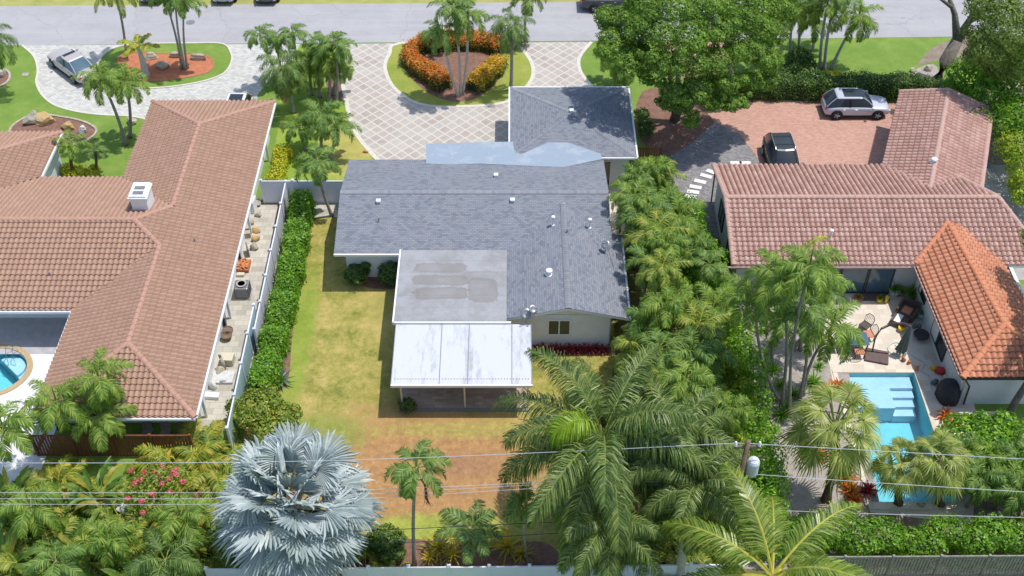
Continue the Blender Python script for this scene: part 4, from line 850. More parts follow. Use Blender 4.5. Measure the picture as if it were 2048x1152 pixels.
def paddle(mb, base, az, e0, Lp, Lb, Wb, bend, rs, m=0, mr=1, tear=.0):
    T0 = e0; p = np.array(base, float); side = np.array([-math.sin(az), math.cos(az), 0]); K = 5; pts = [p]
    for i in range(K):
        el = T0 - bend * .3 * i / K; p = p + np.array([math.cos(el) * math.cos(az), math.cos(el) * math.sin(az), math.sin(el)]) * Lp / K; pts.append(p)
    mb.tube([tuple(q) for q in pts], .025, 4, mr, False); K = 11; vs = []; fs = []
    for i in range(K + 1):
        s_ = i / K; el = T0 - bend * (.3 + .7 * s_); T = np.array([math.cos(el) * math.cos(az), math.cos(el) * math.sin(az), math.sin(el)]); Nn = norm(np.cross(T, side)); Nn = Nn if Nn[2] > 0 else -Nn
        w_ = Wb * math.sin(math.pi * (.06 + .92 * s_) ** .8) ** .7 * .5 * rs.uniform(.8, 1.1); w2 = w_ * rs.uniform(.8, 1.1); vs += [p - side * w_ + Nn * w_ * .35, p, p + side * w2 + Nn * w2 * .35]
        if i: k = (i - 1) * 3; fs += [(k, k + 1, k + 4, k + 3), (k + 1, k + 2, k + 5, k + 4)]
        p = p + T * Lb / K
    mb.add(vs, fs, m)
def leafcloud(blobs, n, size, seed, asp=.55, inner=.15, up=.2, jitter=.38, flat=None):
    """blobs: (cx,cy,cz,rx,ry,rz); returns (verts, faces, None) of many small leaf faces over a lumpy volume"""
    g = np.random.default_rng(seed); B = np.array(blobs, float); area = (B[:, 3] * B[:, 4] + B[:, 4] * B[:, 5] + B[:, 3] * B[:, 5]); idx = g.choice(len(B), n, p=area / area.sum())
    d_ = g.normal(size=(n, 3)); d_ /= np.linalg.norm(d_, axis=1)[:, None]
    lump = 1 + .16 * np.sin(d_[:, 0] * 5 + idx) * np.cos(d_[:, 1] * 6 + idx * 2) + .1 * np.sin(d_[:, 2] * 9 + d_[:, 0] * 7)
    rad = np.where(g.random(n) < inner, g.uniform(.45, .9, n), g.uniform(.88, 1.06, n)) * lump
    P = B[idx, :3] + d_ * B[idx, 3:] * rad[:, None]
    keep = P[:, 2] > .03
    for b_ in B:
        q = (((P - b_[:3]) / b_[3:]) ** 2).sum(1); keep &= ~(q < .42)
    P, d_ = P[keep], d_[keep]; n = len(P)
    nn = d_ * 1. + g.normal(size=(n, 3)) * jitter + np.array([0, 0, up]); nn /= np.linalg.norm(nn, axis=1)[:, None]
    t_ = np.cross(nn, g.normal(size=(n, 3))); t_ /= np.linalg.norm(t_, axis=1)[:, None]; b2 = np.cross(nn, t_)
    s_ = (size * g.uniform(.6, 1.3, n))[:, None]
    V_ = np.stack([P - t_ * s_, P - b2 * s_ * asp - nn * s_ * .12, P + t_ * s_, P + b2 * s_ * asp - nn * s_ * .12], 1).reshape(-1, 3)
    F_ = np.arange(4 * n).reshape(n, 4); return V_, F_, None
def put(name, mesh_o, parent, loc=(0, 0, 0), rz=0, s=1.):
    """share an existing mesh"""
    o = bpy.data.objects.new(name, mesh_o); C.objects.link(o); o.parent = parent; o.location = loc; o.rotation_euler = (0, 0, rz); o.scale = (s, s, s); return o
def bake(name, mb, mats, smooth=False):
    o = obj(name, mb, mats, smooth=smooth); me = o.data; bpy.data.objects.remove(o); return me
K_ = {}
G = M['rachis_g']
K_['adon'] = [bake('adonidia_crown', crown(12, 1.85, s, 66, -12, 1.9, 42, .52, .4, .042, .35, .03, base_r=.05, spear=True), [L['adon'], G, L['dry']]) for s in (1, 2, 3)]
K_['fresh'] = [bake('fresh_crown', crown(15, 1.95, s, 72, -22, 1.9, 46, .56, .5, .042, .45, .03, spear=True), [L['adon_b'], G, L['dry']]) for s in (4, 5)]
K_['queen'] = [bake('queen_crown', crown(17, 2.9, s, 75, -40, 2.2, 60, .85, 1.3, .035, .5, .03, dead=1), [L['queen'], G, L['dry']]) for s in (6, 7)]
K_['royal'] = [bake('royal_crown', crown(26, 4.3, s, 78, -46, 1.85, 150, 1.1, 1.15, .036, .7, .045, start=.1), [L['royal'], G, L['dry']]) for s in (8, 9, 10)]
K_['giant'] = [bake('giant_royal_crown', crown(32, 5.6, 31, 76, -60, 1.65, 210, 1.25, 1.2, .036, .75, .05, start=.1, dead=2), [L['royal'], G, L['dry']])]
K_['coco'] = [bake('coconut_crown', crown(16, 4.6, s, 68, -20, 1.5, 95, 1.15, .8, .045, .2, .06, start=.16), [L['coco'], M['rachis_y'], L['dry']]) for s in (11,)]
K_['areca'] = [bake('areca_fronds', crown(20, 2.2, s, 84, 28, 1.8, 38, .55, .6, .045, .3, .025, base_r=.35, start=.25), [L['areca'], M['rachis_y'], L['dry']]) for s in (12, 13)]
K_['areca_gold'] = [bake('golden_areca_fronds', crown(18, 2.2, s, 84, 25, 1.9, 36, .55, .6, .045, .3, .025, base_r=.3, start=.25), [L['areca_gold'], M['rachis_y'], L['dry']]) for s in (14,)]
K_['dense'] = [bake('dense_palm_crown', crown(16, 1.75, s, 80, -32, 2.1, 40, .6, .8, .05, .65, .03, spear=True), [L['adon'] if s % 2 else L['adon_b'], G, L['dry']]) for s in (15, 16, 17)]
K_['areca_top'] = [bake('loose_palm_crown', crown(17, 2.0, 33, 82, 0, 1.9, 40, .6, .6, .045, .35, .03), [L['areca'], M['rachis_y'], L['dry']])]
K_['sabal'] = [bake('sabal_crown', fancrown(26, 1.0, .95, s, 80, -50, nseg=26, span=125, droop=.45, costa=.9, cup=.0, wk=.6), [L['sabal'], G]) for s in (18, 19)]
K_['silver'] = [bake('silver_fan_crown', fancrown(54, 1.75, 1.55, 20, 86, -58, dead=6, nseg=38, span=140, droop=.16, costa=.5, cup=.12, fold=.6, wk=1.15), [L['silver'], M['rachis_w'], L['dry']])]
K_['small'] = [bake('small_palm_crown', crown(12, 1.25, s, 68, 0, 1.6, 28, .42, .5, .04, .3, .025), [L['adon_b'] if s == 21 else L['queen'], G, L['dry']]) for s in (21, 22)]
K_['yellow'] = [bake('yellow_palm_crown', crown(8, 1.5, 23, 70, 10, 1.2, 20, .45, .3, .09, .25, .05), [L['areca_gold'], M['rachis_y'], L['dry']])]
K_['bush'] = [bake('broad_leaves', None or (lambda mb, rs: ([paddle(mb, (.1 * math.cos(a), .1 * math.sin(a), 0), a, R(rs.uniform(55, 85)), rs.uniform(.5, .9), rs.uniform(.8, 1.2), rs.uniform(.2, .32), rs.uniform(1., 2.1), rs) for a in [i * 2.4 for i in range(18)]], mb)[1])(MB(), random.Random(k)), [L['broad'], G]) for k in (1, 2)]
def rosette(n, L_, W, seed, e_hi=80, e_lo=10, bend=.8):
    mb = MB(); rs = random.Random(seed)
    for i in range(n):
        t_ = i / n; az = i * 2.4 + rs.uniform(-.2, .2); e0 = R(e_hi + (e_lo - e_hi) * t_); p = np.array([0, 0, .05]); side = np.array([-math.sin(az), math.cos(az), 0]); prev = None; K = 5; l = L_ * rs.uniform(.8, 1.1)
        for k in range(K + 1):
            s_ = k / K; el = e0 - bend * s_; w_ = W * (1 - s_) ** .6 * (.6 + .4 * math.sin(math.pi * s_)) * .5 + .004; row = [p - side * w_ + np.array([0, 0, w_ * .4]), p, p + side * w_ + np.array([0, 0, w_ * .4])]
            if prev: mb.add(prev + row, [(0, 1, 4, 3), (1, 2, 5, 4)])
            prev = row; p = p + np.array([math.cos(el) * math.cos(az), math.cos(el) * math.sin(az), math.sin(el)]) * l / K
    return mb
K_['brom'] = [bake('bromeliad_leaves', rosette(26, 1.0, .13, 3), [L['brom']])]
K_['agave'] = [bake('agave_leaves', rosette(24, .8, .14, 5, 85, 15, .5), [L['agave']])]
K_['ti'] = [bake('ti_leaves', rosette(22, .5, .12, s, 80, 0, 1.2), [L['ti']]) for s in (6, 7)]
K_['green_rosette'] = [bake('rosette_leaves', rosette(30, .6, .07, 8, 85, 10, 1.), [L['clusia']])]
K_['redplant'] = [bake('red_leaves', rosette(26, .55, .12, 9, 80, 0, 1.1), [L['redplant']])]

def palm(kind, base, top, label, rz=0, s=1., r0=.11, r1=.08, tm='trunk_grey', bow=.15, name='palm_tree', group=None, shaft=False, v=0, boot=None):
    """base: photo pixel of the foot (or world xyz); top: pixel of the crown centre, or a height"""
    b_ = U(*base) if len(base) == 2 else Vector(base)
    t_ = ZF(*top, b_.y) if isinstance(top, tuple) and len(top) == 2 else (Vector(top) if isinstance(top, tuple) else b_ + Vector((0, 0, top)))
    r = thing(name, label, 'palm tree', b_, group); d_ = t_ - b_; rs = random.Random(int(abs(b_.x * 97 + b_.y * 31) * 10)); pts = []; rad = []
    sx = bow * rs.choice((-1, 1)) * min(1., d_.z / 5)
    for i in range(13):
        q = i / 12; p = b_ + d_ * q; o_ = math.sin(math.pi * q) * sx; pts.append((p.x + o_, p.y + o_ * .3, p.z)); rad.append((r0 + (r1 - r0) * q) * (1.5 if i == 0 else 1.15 if i == 1 else 1) * (1 + .03 * (i % 2)))
    mb = MB(); mb.tube(pts, rad, 9); obj('trunk', mb, M[tm], r, smooth=True)
    if shaft:
        mb = MB(); mb.tube([t_ - Vector((0, 0, .75 * s)), t_ - Vector((0, 0, .4 * s)), t_], [r1 * 1.1, r1 * 1.35, r1 * .7], 9); obj('crownshaft', mb, M['rachis_g'], r, smooth=True)
    if boot:
        mb = MB(); rs2 = random.Random(3)
        for i in range(12):
            az = i * 2.4; mb.tube([t_ + Vector((.1 * math.cos(az), .1 * math.sin(az), -.2)), t_ + Vector((.28 * math.cos(az), .28 * math.sin(az), .6)), t_ + Vector((.5 * math.cos(az), .5 * math.sin(az), 1.3 + .05 * (i % 4)))], [.12, .07, .012], 5)
        for i in range(26):
            az = i * 2.4; z = -1.3 + 1.3 * i / 26; mb.tube([t_ + Vector((.12 * math.cos(az), .12 * math.sin(az), z)), t_ + Vector((.3 * math.cos(az), .3 * math.sin(az), z + .3))], [.06, .015], 4)
        obj('leaf_bases', mb, M[boot], r)
    ms = K_[kind]; put('crown', ms[v % len(ms)], r, t_ - b_, rz, s); return r
def clump(kind, base, label, s=1., rz=0, cat='plant', name='areca_palm', group=None, z=0, v=0):
    b_ = U(*base) if len(base) == 2 else Vector(base); r = bpy.data.objects.new(name, K_[kind][v % len(K_[kind])]); C.objects.link(r); r.location = b_ + Vector((0, 0, z)); r.rotation_euler = (0, 0, rz); r.scale = (s, s, s * random.uniform(.9, 1.1)); tag(r, label, cat, group); return r
#@@TREES
# ---------------------------------------------------------------- trees
def tree(label, base, blobs, n, size, mat, seed, trunk, tmat='bark', cat='tree', name='tree', group=None):
    b_ = U(*base) if len(base) == 2 else Vector(base); r = thing(name, label, cat, b_, group)
    if trunk:
        mb = MB()
        for (pts, r0, r1) in trunk: mb.tube([Vector(p) + b_ for p in pts], [r0 + (r1 - r0) * i / (len(pts) - 1) for i in range(len(pts))], 9)
        if cat != 'hedge': obj('trunk', mb, M[tmat], r, smooth=True)
        else:
            for (pts, r0, r1) in trunk: mb = MB(); mb.tube([Vector(p) + b_ for p in pts], [r0, r1], 7); obj('stem', mb, M[tmat], r)
    obj('crown', leafcloud(blobs, n, size, seed), L[mat], r); return r
def blobfield(pts, rs_, seed, n=3, spread=.6):
    """photo pixels with height -> clumps; each point gives a main clump and smaller ones round it"""
    r_ = random.Random(seed); out = []
    for (px, py, z, rad) in pts:
        c_ = U(px, py, z); out.append((c_.x, c_.y, c_.z, rad, rad, rad * .75))
        for k in range(n):
            a = r_.uniform(0, 6.28); q = rad * r_.uniform(.7, 1.1); rr = rad * r_.uniform(.34, .52)
            out.append((c_.x + math.cos(a) * q, c_.y + math.sin(a) * q, c_.z + r_.uniform(-.35, .55) * rad, rr, rr, rr * .8))
    return out
bt = U(1350, 243)
def limbs(tops, z0=1.5, r=.22):
    out = []
    for (x, y, z) in tops: out.append(([(0, 0, 0), (x * .15, y * .15, z0), (x * .55, y * .55, z0 + (z - z0) * .6), (x, y, z)], r, .05))
    return out
b1 = blobfield([(1232, 108, 7.4, 1.25), (1255, 128, 7.3, 1.1), (1222, 75, 7.8, 1.1), (1212, 30, 8.4, 1.0), (1245, 40, 8.2, 1.3), (1290, 10, 9.3, 1.5), (1345, 15, 9.8, 1.6), (1400, 15, 9.6, 1.5), (1240, 85, 7.2, 1.15), (1280, 60, 8.6, 1.3), (1325, 70, 9.0, 1.4), (1380, 70, 9.2, 1.5), (1435, 60, 8.6, 1.4), (1290, 120, 7.2, 1.2), (1335, 130, 7.6, 1.3), (1385, 125, 7.8, 1.4), (1440, 120, 7.2, 1.3), (1345, 180, 5.8, 1.1), (1395, 175, 6.0, 1.2), (1450, 165, 5.6, 1.2), (1335, 205, 4.6, .8), (1365, 215, 4.4, .8), (1462, 208, 4.2, .85), (1480, 200, 4.4, .7), (1382, 243, 3.4, .62), (1425, 205, 4.8, .8), (1293, 155, 5.8, .65), (1500, 100, 7.0, 1.3), (1540, 120, 5.8, 1.15), (1525, 60, 7.6, 1.4), (1490, 40, 8.4, 1.4), (1500, 160, 5.0, 1.0), (1535, 165, 4.4, .9)], 4, 5, 4)
b1 = [(x, y, z + .12 * math.sin(x * 5 + y * 3), a * .8, b_ * .8, c_ * .72) for x, y, z, a, b_, c_ in b1]
tree('big dark green spreading tree overhanging the garage roof and the street', (1350, 243), b1, 120000, .08, 'tree', 3,
     [([(.1 * k, .1 * (k % 3), 0), (.0, .1, 1.2), (-.2 + .15 * k, .2, 2.2)], .22, .14) for k in range(-2, 3)] + limbs([(-2.5, .5, 6), (0, 1.5, 8.5), (2.5, 1., 8), (1.5, -1.5, 4.6), (-.5, -.5, 5.5), (4.5, 2, 6.5), (-2, 2, 8)], 1.8, .2))
b2 = blobfield([(1540, 10, 6.5, 1.4), (1500, 15, 6.8, 1.8), (1545, 60, 5.4, 1.2), (1550, -30, 7, 1.6)], 2, 5, 3)
tree('dark green tree behind the big spreading tree, reaching over the street', (1535, 120), b2, 26000, .085, 'tree', 4, limbs([(0, .5, 5), (1.5, 2, 5), (-1.5, 2, 5.5)], 1.5, .2))
b3 = blobfield([(1965, 12, 8.5, 1.1), (2000, 15, 8.8, 1.7), (2030, 60, 8.2, 1.9), (1960, 75, 6.8, .95), (1990, 95, 6.8, 1.5), (2060, 20, 9, 2.), (1830, -45, 9.2, 1.3), (1880, -50, 9.4, 1.4), (1790, -50, 9.0, 1.0), (1960, 110, 5.4, 1.0), (2050, 120, 6.0, 1.6), (2010, 130, 5.2, 1.2)], 3, 6, 3)
tree('grey barked oak with stout forked trunk and airy crown in the top right corner', (1872, 165), b3, 52000, .09, 'oak', 5,
     [([(0, 0, 0), (.35, .2, 1.6), (.9, .6, 3.2)], .6, .42), ([(.9, .6, 3.2), (.4, 1.2, 5), (-.8, 1.8, 7.2)], .34, .08), ([(.9, .6, 3.2), (1.6, 1., 5), (1.6, 2, 7.4)], .36, .08), ([(1.5, .9, 4.6), (2.8, .5, 6.2), (4.2, .8, 7.6)], .22, .05), ([(.2, 1.3, 5.4), (-1.6, .8, 6.8), (-2.2, 1.5, 8)], .14, .04)])
b4 = blobfield([(1985, 190, 3.0, 1.5), (1935, 150, 2.8, 1.4), (2020, 170, 3.6, 1.6), (2045, 230, 3.2, 1.5), (1960, 235, 2.4, 1.0), (2010, 250, 2.6, 1.2), (1920, 190, 1.8, 1.), (2060, 120, 4.2, 1.8), (1985, 130, 3.2, 1.6)], 4, 7, 4)
tree('dense dark green thicket under the oak beside the garage wing', (1990, 235), b4, 34000, .1, 'ficus', 6, limbs([(0, 0, 2.4), (-1, 1, 2.4)], .8, .12), cat='bush', name='large_bush')
b5 = blobfield([(2030, 290, 2.2, 1.2), (2052, 330, 2.2, 1.2), (2040, 255, 2.6, 1.1), (2070, 380, 2., 1.2), (2045, 370, 1.6, .9)], 5, 8, 3)
tree('yellow green bushy shrub along the concrete side path at the right edge', (2050, 350), b5, 16000, .09, 'lime', 7, limbs([(0, 0, 1.6)], .6, .08), cat='bush', name='large_bush')
def hedge(label, pts, w_, h, mat, n, size, seed, px=True, name='hedge', z0=.0, cat='hedge', core=True, rag=1.):
    P = [U(*p) for p in pts] if px else [Vector((p[0], p[1], 0)) for p in pts]; r = thing(name, label, cat, P[0]); g = np.random.default_rng(seed); tot = sum((P[i + 1] - P[i]).length for i in range(len(P) - 1)); Vs = []; off = 0
    for i in range(len(P) - 1):
        a, b_ = P[i], P[i + 1]; d_ = b_ - a; l = d_.length; d_ /= l; s_ = Vector((-d_.y, d_.x, 0)); m = int(n * l / tot); t_ = g.uniform(-w_ * .2, l + w_ * .2, m); u = g.random(m); 
        lw = w_ / 2 * (1 + rag * (.13 * np.sin(t_ * 2.1 + i) + .09 * np.sin(t_ * 5.3 + u * 6))); hh = h * (1 + rag * (.07 * np.sin(t_ * 1.7 + i) + .05 * np.sin(t_ * 4.4)))
        pe = 2 * hh + 2 * lw; k = u * pe; x = np.where(k < hh, -lw, np.where(k < hh + 2 * lw, k - hh - lw, lw)); z = np.where(k < hh, k, np.where(k < hh + 2 * lw, hh, pe - k))
        cr = np.minimum(1, ((np.abs(x) / lw) ** 6 + (z / hh) ** 6) ** (-1 / 6.)); x = x * np.where((np.abs(x) > .6 * lw) & (z > .6 * hh), cr, 1); z = z * np.where((np.abs(x) > .6 * lw) & (z > .6 * hh), cr, 1)
        nx = np.where((k < hh), -1., np.where(k < hh + 2 * lw, 0, 1.)); nz = np.where((k > hh) & (k < hh + 2 * lw), 1., .25)
        q = g.normal(0, .09, (m, 3)) + np.stack([a.x + d_.x * t_ + s_.x * x, a.y + d_.y * t_ + s_.y * x, z0 + z], 1)
        nn = np.stack([s_.x * nx, s_.y * nx, nz], 1) + g.normal(0, .55, (m, 3)); nn /= np.linalg.norm(nn, axis=1)[:, None]; tt = np.cross(nn, g.normal(size=(m, 3))); tt /= np.linalg.norm(tt, axis=1)[:, None]; bb = np.cross(nn, tt); sz = (size * g.uniform(.6, 1.3, m))[:, None]
        Vs.append(np.stack([q - tt * sz, q - bb * sz * .55, q + tt * sz, q + bb * sz * .55], 1).reshape(-1, 3))
    V_ = np.concatenate(Vs); obj('leaves', (V_, np.arange(len(V_)).reshape(-1, 4), None), L[mat], r)
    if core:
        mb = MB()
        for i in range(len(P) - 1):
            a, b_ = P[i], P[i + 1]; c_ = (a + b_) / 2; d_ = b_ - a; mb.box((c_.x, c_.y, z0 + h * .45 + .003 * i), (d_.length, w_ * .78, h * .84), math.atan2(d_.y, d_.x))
        obj('dark_core', mb, simple('hedge_core', (.03, .055, .015), .95), r)  # added solid core, dark like the shaded inside, keeps the hedge opaque
    return r
hedge('neatly clipped dark green hedge curving behind the silver car', [(1420, 205), (1475, 190), (1545, 190), (1640, 192), (1740, 190), (1830, 192), (1900, 212), (1945, 228)], 1.5, 1.5, 'hedge', 26000, .07, 1)
hedge('long bright green hedge along the inside of the white side fence', [(-13.45, 58.3), (-13.3, 52), (-13.45, 46), (-13.6, 42.2)], 1.15, 1.5, 'clusia', 30000, .085, 2, px=False)
hedge('yellow leaved shrub border along the right eave of the brown tiled house', [(-15.6, 60.2), (-15.55, 64.0)], .8, .8, 'yellow', 6000, .08, 3, px=False)
_g = random.Random(8); _b = []
for _k in range(46):
    _q = _k / 45; _pts = [(11.0, 56.2), (11.7, 50.), (12.3, 45.5), (12.7, 39), (12.1, 33.0)]; _f = _q * 4; _i = min(3, int(_f)); _f -= _i; _x = _pts[_i][0] + (_pts[_i + 1][0] - _pts[_i][0]) * _f; _y = _pts[_i][1] + (_pts[_i + 1][1] - _pts[_i][1]) * _f; _r = _g.uniform(.55, 1.05)
    _b += [(_x + _g.uniform(-.45, .45), _y, _g.uniform(1.5, 2.9), _r, _r, _r * .9), (_x + _g.uniform(-.4, .4), _y + .2, .9, .8, .8, .9)]
tree('tall bright green hedge trees dividing the shingle house from the pink tiled house', (11.9, 48., 0), _b, 60000, .085, 'ficus', 44, [([(x_, y_, 0), (x_ * 1.0, y_, 2.2)], .08, .05) for x_, y_ in [(-.7, 7), (-.4, 4), (0, 0), (.5, -4), (.8, -8), (.5, -12)]], cat='hedge', name='hedge')
_b = []
for _k in range(52):
    _x = 11.8 + 16.5 * _k / 51; _r = _g.uniform(.6, .95); _b += [(_x, 32.5 + _g.uniform(-.5, .5), _g.uniform(.8, 1.5), _r, _r * .9, _r * .8)]
tree('broad light green bushy hedge along the bottom right wooden fence', (19, 32.4, 0), _b, 42000, .08, 'clusia', 45, [([(x_, 0, 0), (x_, 0, 1.)], .05, .03) for x_ in (-6, -3, 0, 3, 6)], cat='hedge', name='hedge')
hedge('horseshoe croton hedge with red orange leaves in the heart shaped island', [(888, 180), (866, 160), (840, 146), (822, 130), (822, 112), (850, 97), (900, 93), (950, 93), (985, 97), (1000, 108)], 1.2, 1.0, 'croton_o', 17000, .075, 6)
hedge('orange and yellow croton hedge on the right side of the heart shaped island', [(948, 183), (966, 168), (985, 150), (998, 135)], 1.15, 1.0, 'croton_y', 6500, .075, 7)

#@@PALMS
# ---------------------------------------------------------------- palms, front
TW = 'trunk_grey'
palm('queen', (-40, 190), (-20, 80), 'palm at the left edge with fronds reaching over the pavers', 1, .9, r0=.14)
palm('coco', (253, 116), (226, -28), 'tall thin palm at the left end of the salmon mulch island', 2, .5, r0=.1, r1=.07)
palm('yellow', (291, 152), (275, 92), 'short stout palm with a swollen pale trunk and few yellowish fronds in the mulch island', .5, 1., r0=.3, r1=.12, tm='trunk_pale')
for i, (b_, t_, l) in enumerate([((364, 138), (324, -18), 'leftmost of the three tall thin palms standing together in the mulch island'), ((371, 140), (350, -14), 'middle one of the three tall thin palms standing together in the mulch island'), ((375, 137), (368, 2), 'rightmost of the three tall thin palms standing together in the mulch island')]):
    palm('adon', b_, t_, l, i * 2, .95, r0=.09, r1=.06, shaft=True, v=i)
palm('fresh', (252, 290), (198, 152), 'leaning palm over the left paver driveway, left one of the pair', 1, 1., shaft=True, r0=.12)
palm('fresh', (260, 275), (250, 160), 'upright palm over the left paver driveway, right one of the pair', 3, 1., shaft=True, v=1, r0=.12)
palm('small', (147, 350), (141, 283), 'small feathery palm on a brown trunk between the brown roofs, the left and larger', 0, 1., r0=.1, r1=.12, tm='trunk_brown', name='small_palm')
palm('small', (191, 350), (190, 300), 'small feathery palm on a brown trunk between the brown roofs, the right and smaller', 2, .75, r0=.08, r1=.1, tm='trunk_brown', name='small_palm', v=1)
palm('adon', (572, 178), (520, 68), 'thin palm leaning left at the top left of the clump between the driveways', 0, .85, shaft=True, r0=.09)
palm('adon', (570, 160), (553, 80), 'thin palm right beside the leaning one at the top left of the clump', 2, .8, shaft=True, r0=.09, v=1)
palm('adon', (592, 165), (585, 66), 'thin palm with a small crown against the street at the top of the clump', 4, .85, shaft=True, r0=.09, v=2)
palm('queen', (586, 226), (566, 135), 'weeping palm with long drooping fronds beside the white car', 1, .95, r0=.13)
palm('queen', (624, 190), (622, 118), 'weeping palm with long drooping fronds in the middle of the clump', 4, .9, r0=.13, v=1)
palm('adon', (640, 195), (640, 90), 'palm at the top of the thick row beside the diamond paved driveway', 1, 1., shaft=True)
palm('fresh', (657, 205), (655, 108), 'palm on the right side of the thick row, over the diamond paved driveway', 3, 1., shaft=True)
palm('adon', (672, 210), (668, 85), 'tallest palm of the thick row beside the diamond paved driveway', 5, 1., shaft=True, v=1)
palm('fresh', (668, 190), (678, 130), 'palm hanging lowest over the left edge of the diamond paved driveway', 0, .85, shaft=True, v=1)
palm('adon', (612, 300), (598, 252), 'low palm on the left of the group on the grass strip', 0, .9, shaft=True)
palm('adon', (640, 310), (640, 225), 'dark green palm in the middle of the group on the grass strip', 2, 1.1, shaft=True, v=1)
palm('adon', (660, 318), (672, 250), 'palm on the right of the group on the grass strip, fronds over the driveway edge', 4, 1., shaft=True, v=2)
palm('adon', (664, 432), (633, 320), 'palm with a curved trunk crossing the white fence near the shingle roof corner', 1, 1.05, shaft=True, r0=.1)
palm('adon', (868, 106), (868, 66), 'shortest palm of the heart shaped island with a white trunk', 0, .75, shaft=True, tm='trunk_pale', r0=.08)
palm('adon', (917, 194), (885, 62), 'slim palm of the heart shaped island leaning left', 2, 1., shaft=True, tm='trunk_pale', r0=.09, v=1)
palm('adon', (921, 192), (905, 12), 'slim palm of the heart shaped island, tallest and cut by the top edge', 3, 1.05, shaft=True, tm='trunk_pale', r0=.09, v=2)
palm('fresh', (925, 190), (935, 28), 'slim palm of the heart shaped island with fronds over the street', 5, 1., shaft=True, tm='trunk_pale', r0=.09)
palm('queen', (1022, 180), (1022, 50), 'weeping palm right of the orange hedge with narrow hanging fronds', 2, .85, r0=.13, bow=.05)
palm('adon', (1051, 84), (1056, -12), 'palm at the street edge whose crown is cut by the top border', 2, 1.05, shaft=True)
palm('fresh', (1238, 165), (1225, 105), 'low palm on the grass right of the diamond paved driveway', 1, .9, shaft=True)
palm('dense', (1252, 178), (1245, 142), 'dark low palm touching the garage roof corner beside the driveway', 1, .75, shaft=True, v=0)
for i, (b_, t_, k, l) in enumerate([((1580, 118), (1590, 15), 'fresh', 'leftmost palm behind the clipped hedge, beside the big tree'), ((1597, 112), (1612, -5), 'adon', 'second palm from the left behind the clipped hedge'), ((1640, 140), (1655, 12), 'fresh', 'third palm behind the clipped hedge with an upright pale trunk'), ((1648, 143), (1672, -10), 'adon', 'thin trunked palm just behind the pale upright one by the lawn'), ((1662, 138), (1718, 32), 'fresh', 'palm leaning right over the sunny lawn behind the clipped hedge'), ((1625, 100), (1630, 40), 'adon', 'short palm between the trunks behind the clipped hedge')]):
    palm(k, b_, t_, l, i, 1.1, shaft=True, r0=.12, v=i, tm='trunk_pale')
# dense row between the houses
rowp = [(1285, 345, 4.6), (1310, 335, 3.6), (1335, 345, 3.3), (1268, 392, 4.2), (1300, 400, 4.6), (1345, 400, 3.4), (1278, 440, 4.2), (1322, 452, 4.6), (1370, 440, 3.6), (1300, 500, 4.8), (1350, 500, 4.6), (1395, 480, 3.6), (1325, 552, 4.8), (1372, 560, 4.4), (1420, 540, 3.4), (1300, 620, 4.4), (1350, 620, 5.0), (1395, 640, 4.5), (1440, 620, 3.6), (1330, 690, 4.4), (1385, 700, 4.8), (1430, 700, 4.0), (1290, 690, 3.4), (1375, 760, 4.6), (1425, 770, 4.2), (1460, 820, 4.), (1410, 850, 4.), (1350, 770, 3.6)]
ordn = ['top', 'second', 'third', 'fourth', 'fifth', 'sixth', 'seventh', 'eighth', 'ninth', 'tenth']
RL = []; _rows = [[0, 1, 2], [3, 4, 5], [6, 7, 8], [9, 10, 11], [12, 13, 14], [15, 16, 17, 18], [22, 19, 20, 21], [27, 23, 24], [26, 25]]; RL = [''] * 28
for _r, _row in enumerate(_rows):
    for _k, _i in enumerate(_row): RL[_i] = 'bushy palm, %s one in the %s cross row between the houses' % ((['leftmost', 'centre left', 'centre right', 'rightmost'] if len(_row) == 4 else ['left', 'middle', 'right'])[_k], ordn[_r])
for i, (px, py, z) in enumerate(rowp):
    c_ = U(px, py, z); where = ['beside the garage corner', 'next to the stepping stones', 'beside the right gutter of the shingle roof', 'at the middle of the hedge between the houses', 'near the lower end of the hedge between the houses', 'just above the big royal palms'][min(5, int((py - 330) / 85))]
    side = 'left' if px < 1310 else 'middle' if px < 1370 else 'right'
    palm(['dense', 'fresh', 'dense', 'adon', 'areca_top'][(i * 7) % 5], (c_.x - .25 + .3 * math.sin(i * 2.3), c_.y + .3 * math.cos(i * 3.1), 0), z * (.88 + .2 * math.sin(i * 1.7) ** 2), RL[i], i * 1.3, .82 + .3 * abs(math.sin(i * 2.9)), r0=.08, r1=.06, shaft=True, v=i, group='bushy palms crowded between the two houses')
# garden of the right house
for i, (b_, t_, k, s_, l) in enumerate([((1555, 800), (1510, 590), 'fresh', 1.1, 'palm over the gravel path, leftmost of the garden cluster by the patio'), ((1562, 815), (1560, 545), 'fresh', 1.1, 'highest green palm of the garden cluster, against the pink roof'), ((1580, 830), (1620, 530), 'fresh', 1.15, 'palm of the garden cluster touching the pink roof eave'), ((1598, 800), (1605, 610), 'adon', 1.15, 'palm in the centre of the garden cluster with a grey curved trunk'), ((1606, 790), (1665, 650), 'fresh', 1.2, 'palm of the garden cluster hanging over the patio table'), ((1545, 730), (1565, 640), 'adon', 1.0, 'low dark palm in the shade of the garden cluster'), ((1585, 700), (1650, 575), 'adon', 1.1, 'palm of the garden cluster nearest the sliding doors')]):
    palm(k, b_, t_, l, i * 1.1, s_, shaft=True, r0=.095, r1=.065, v=i, bow=.35, group='palms clustered beside the pool patio')
r = palm('small', (1600, 700), (1605, 505), 'dying palm with a single yellowed frond standing above the garden cluster', 0, .01, r0=.1, r1=.09)
mb = MB(); rs = random.Random(4); pz = ZF(1605, 505, U(1600, 700).y); frond(mb, tuple(pz), R(20), R(75), 1.9, 2.1, 26, .5, .9, .06, rs, .3); obj('yellowed_frond', mb, [L['areca_gold'], M['rachis_y']], r)
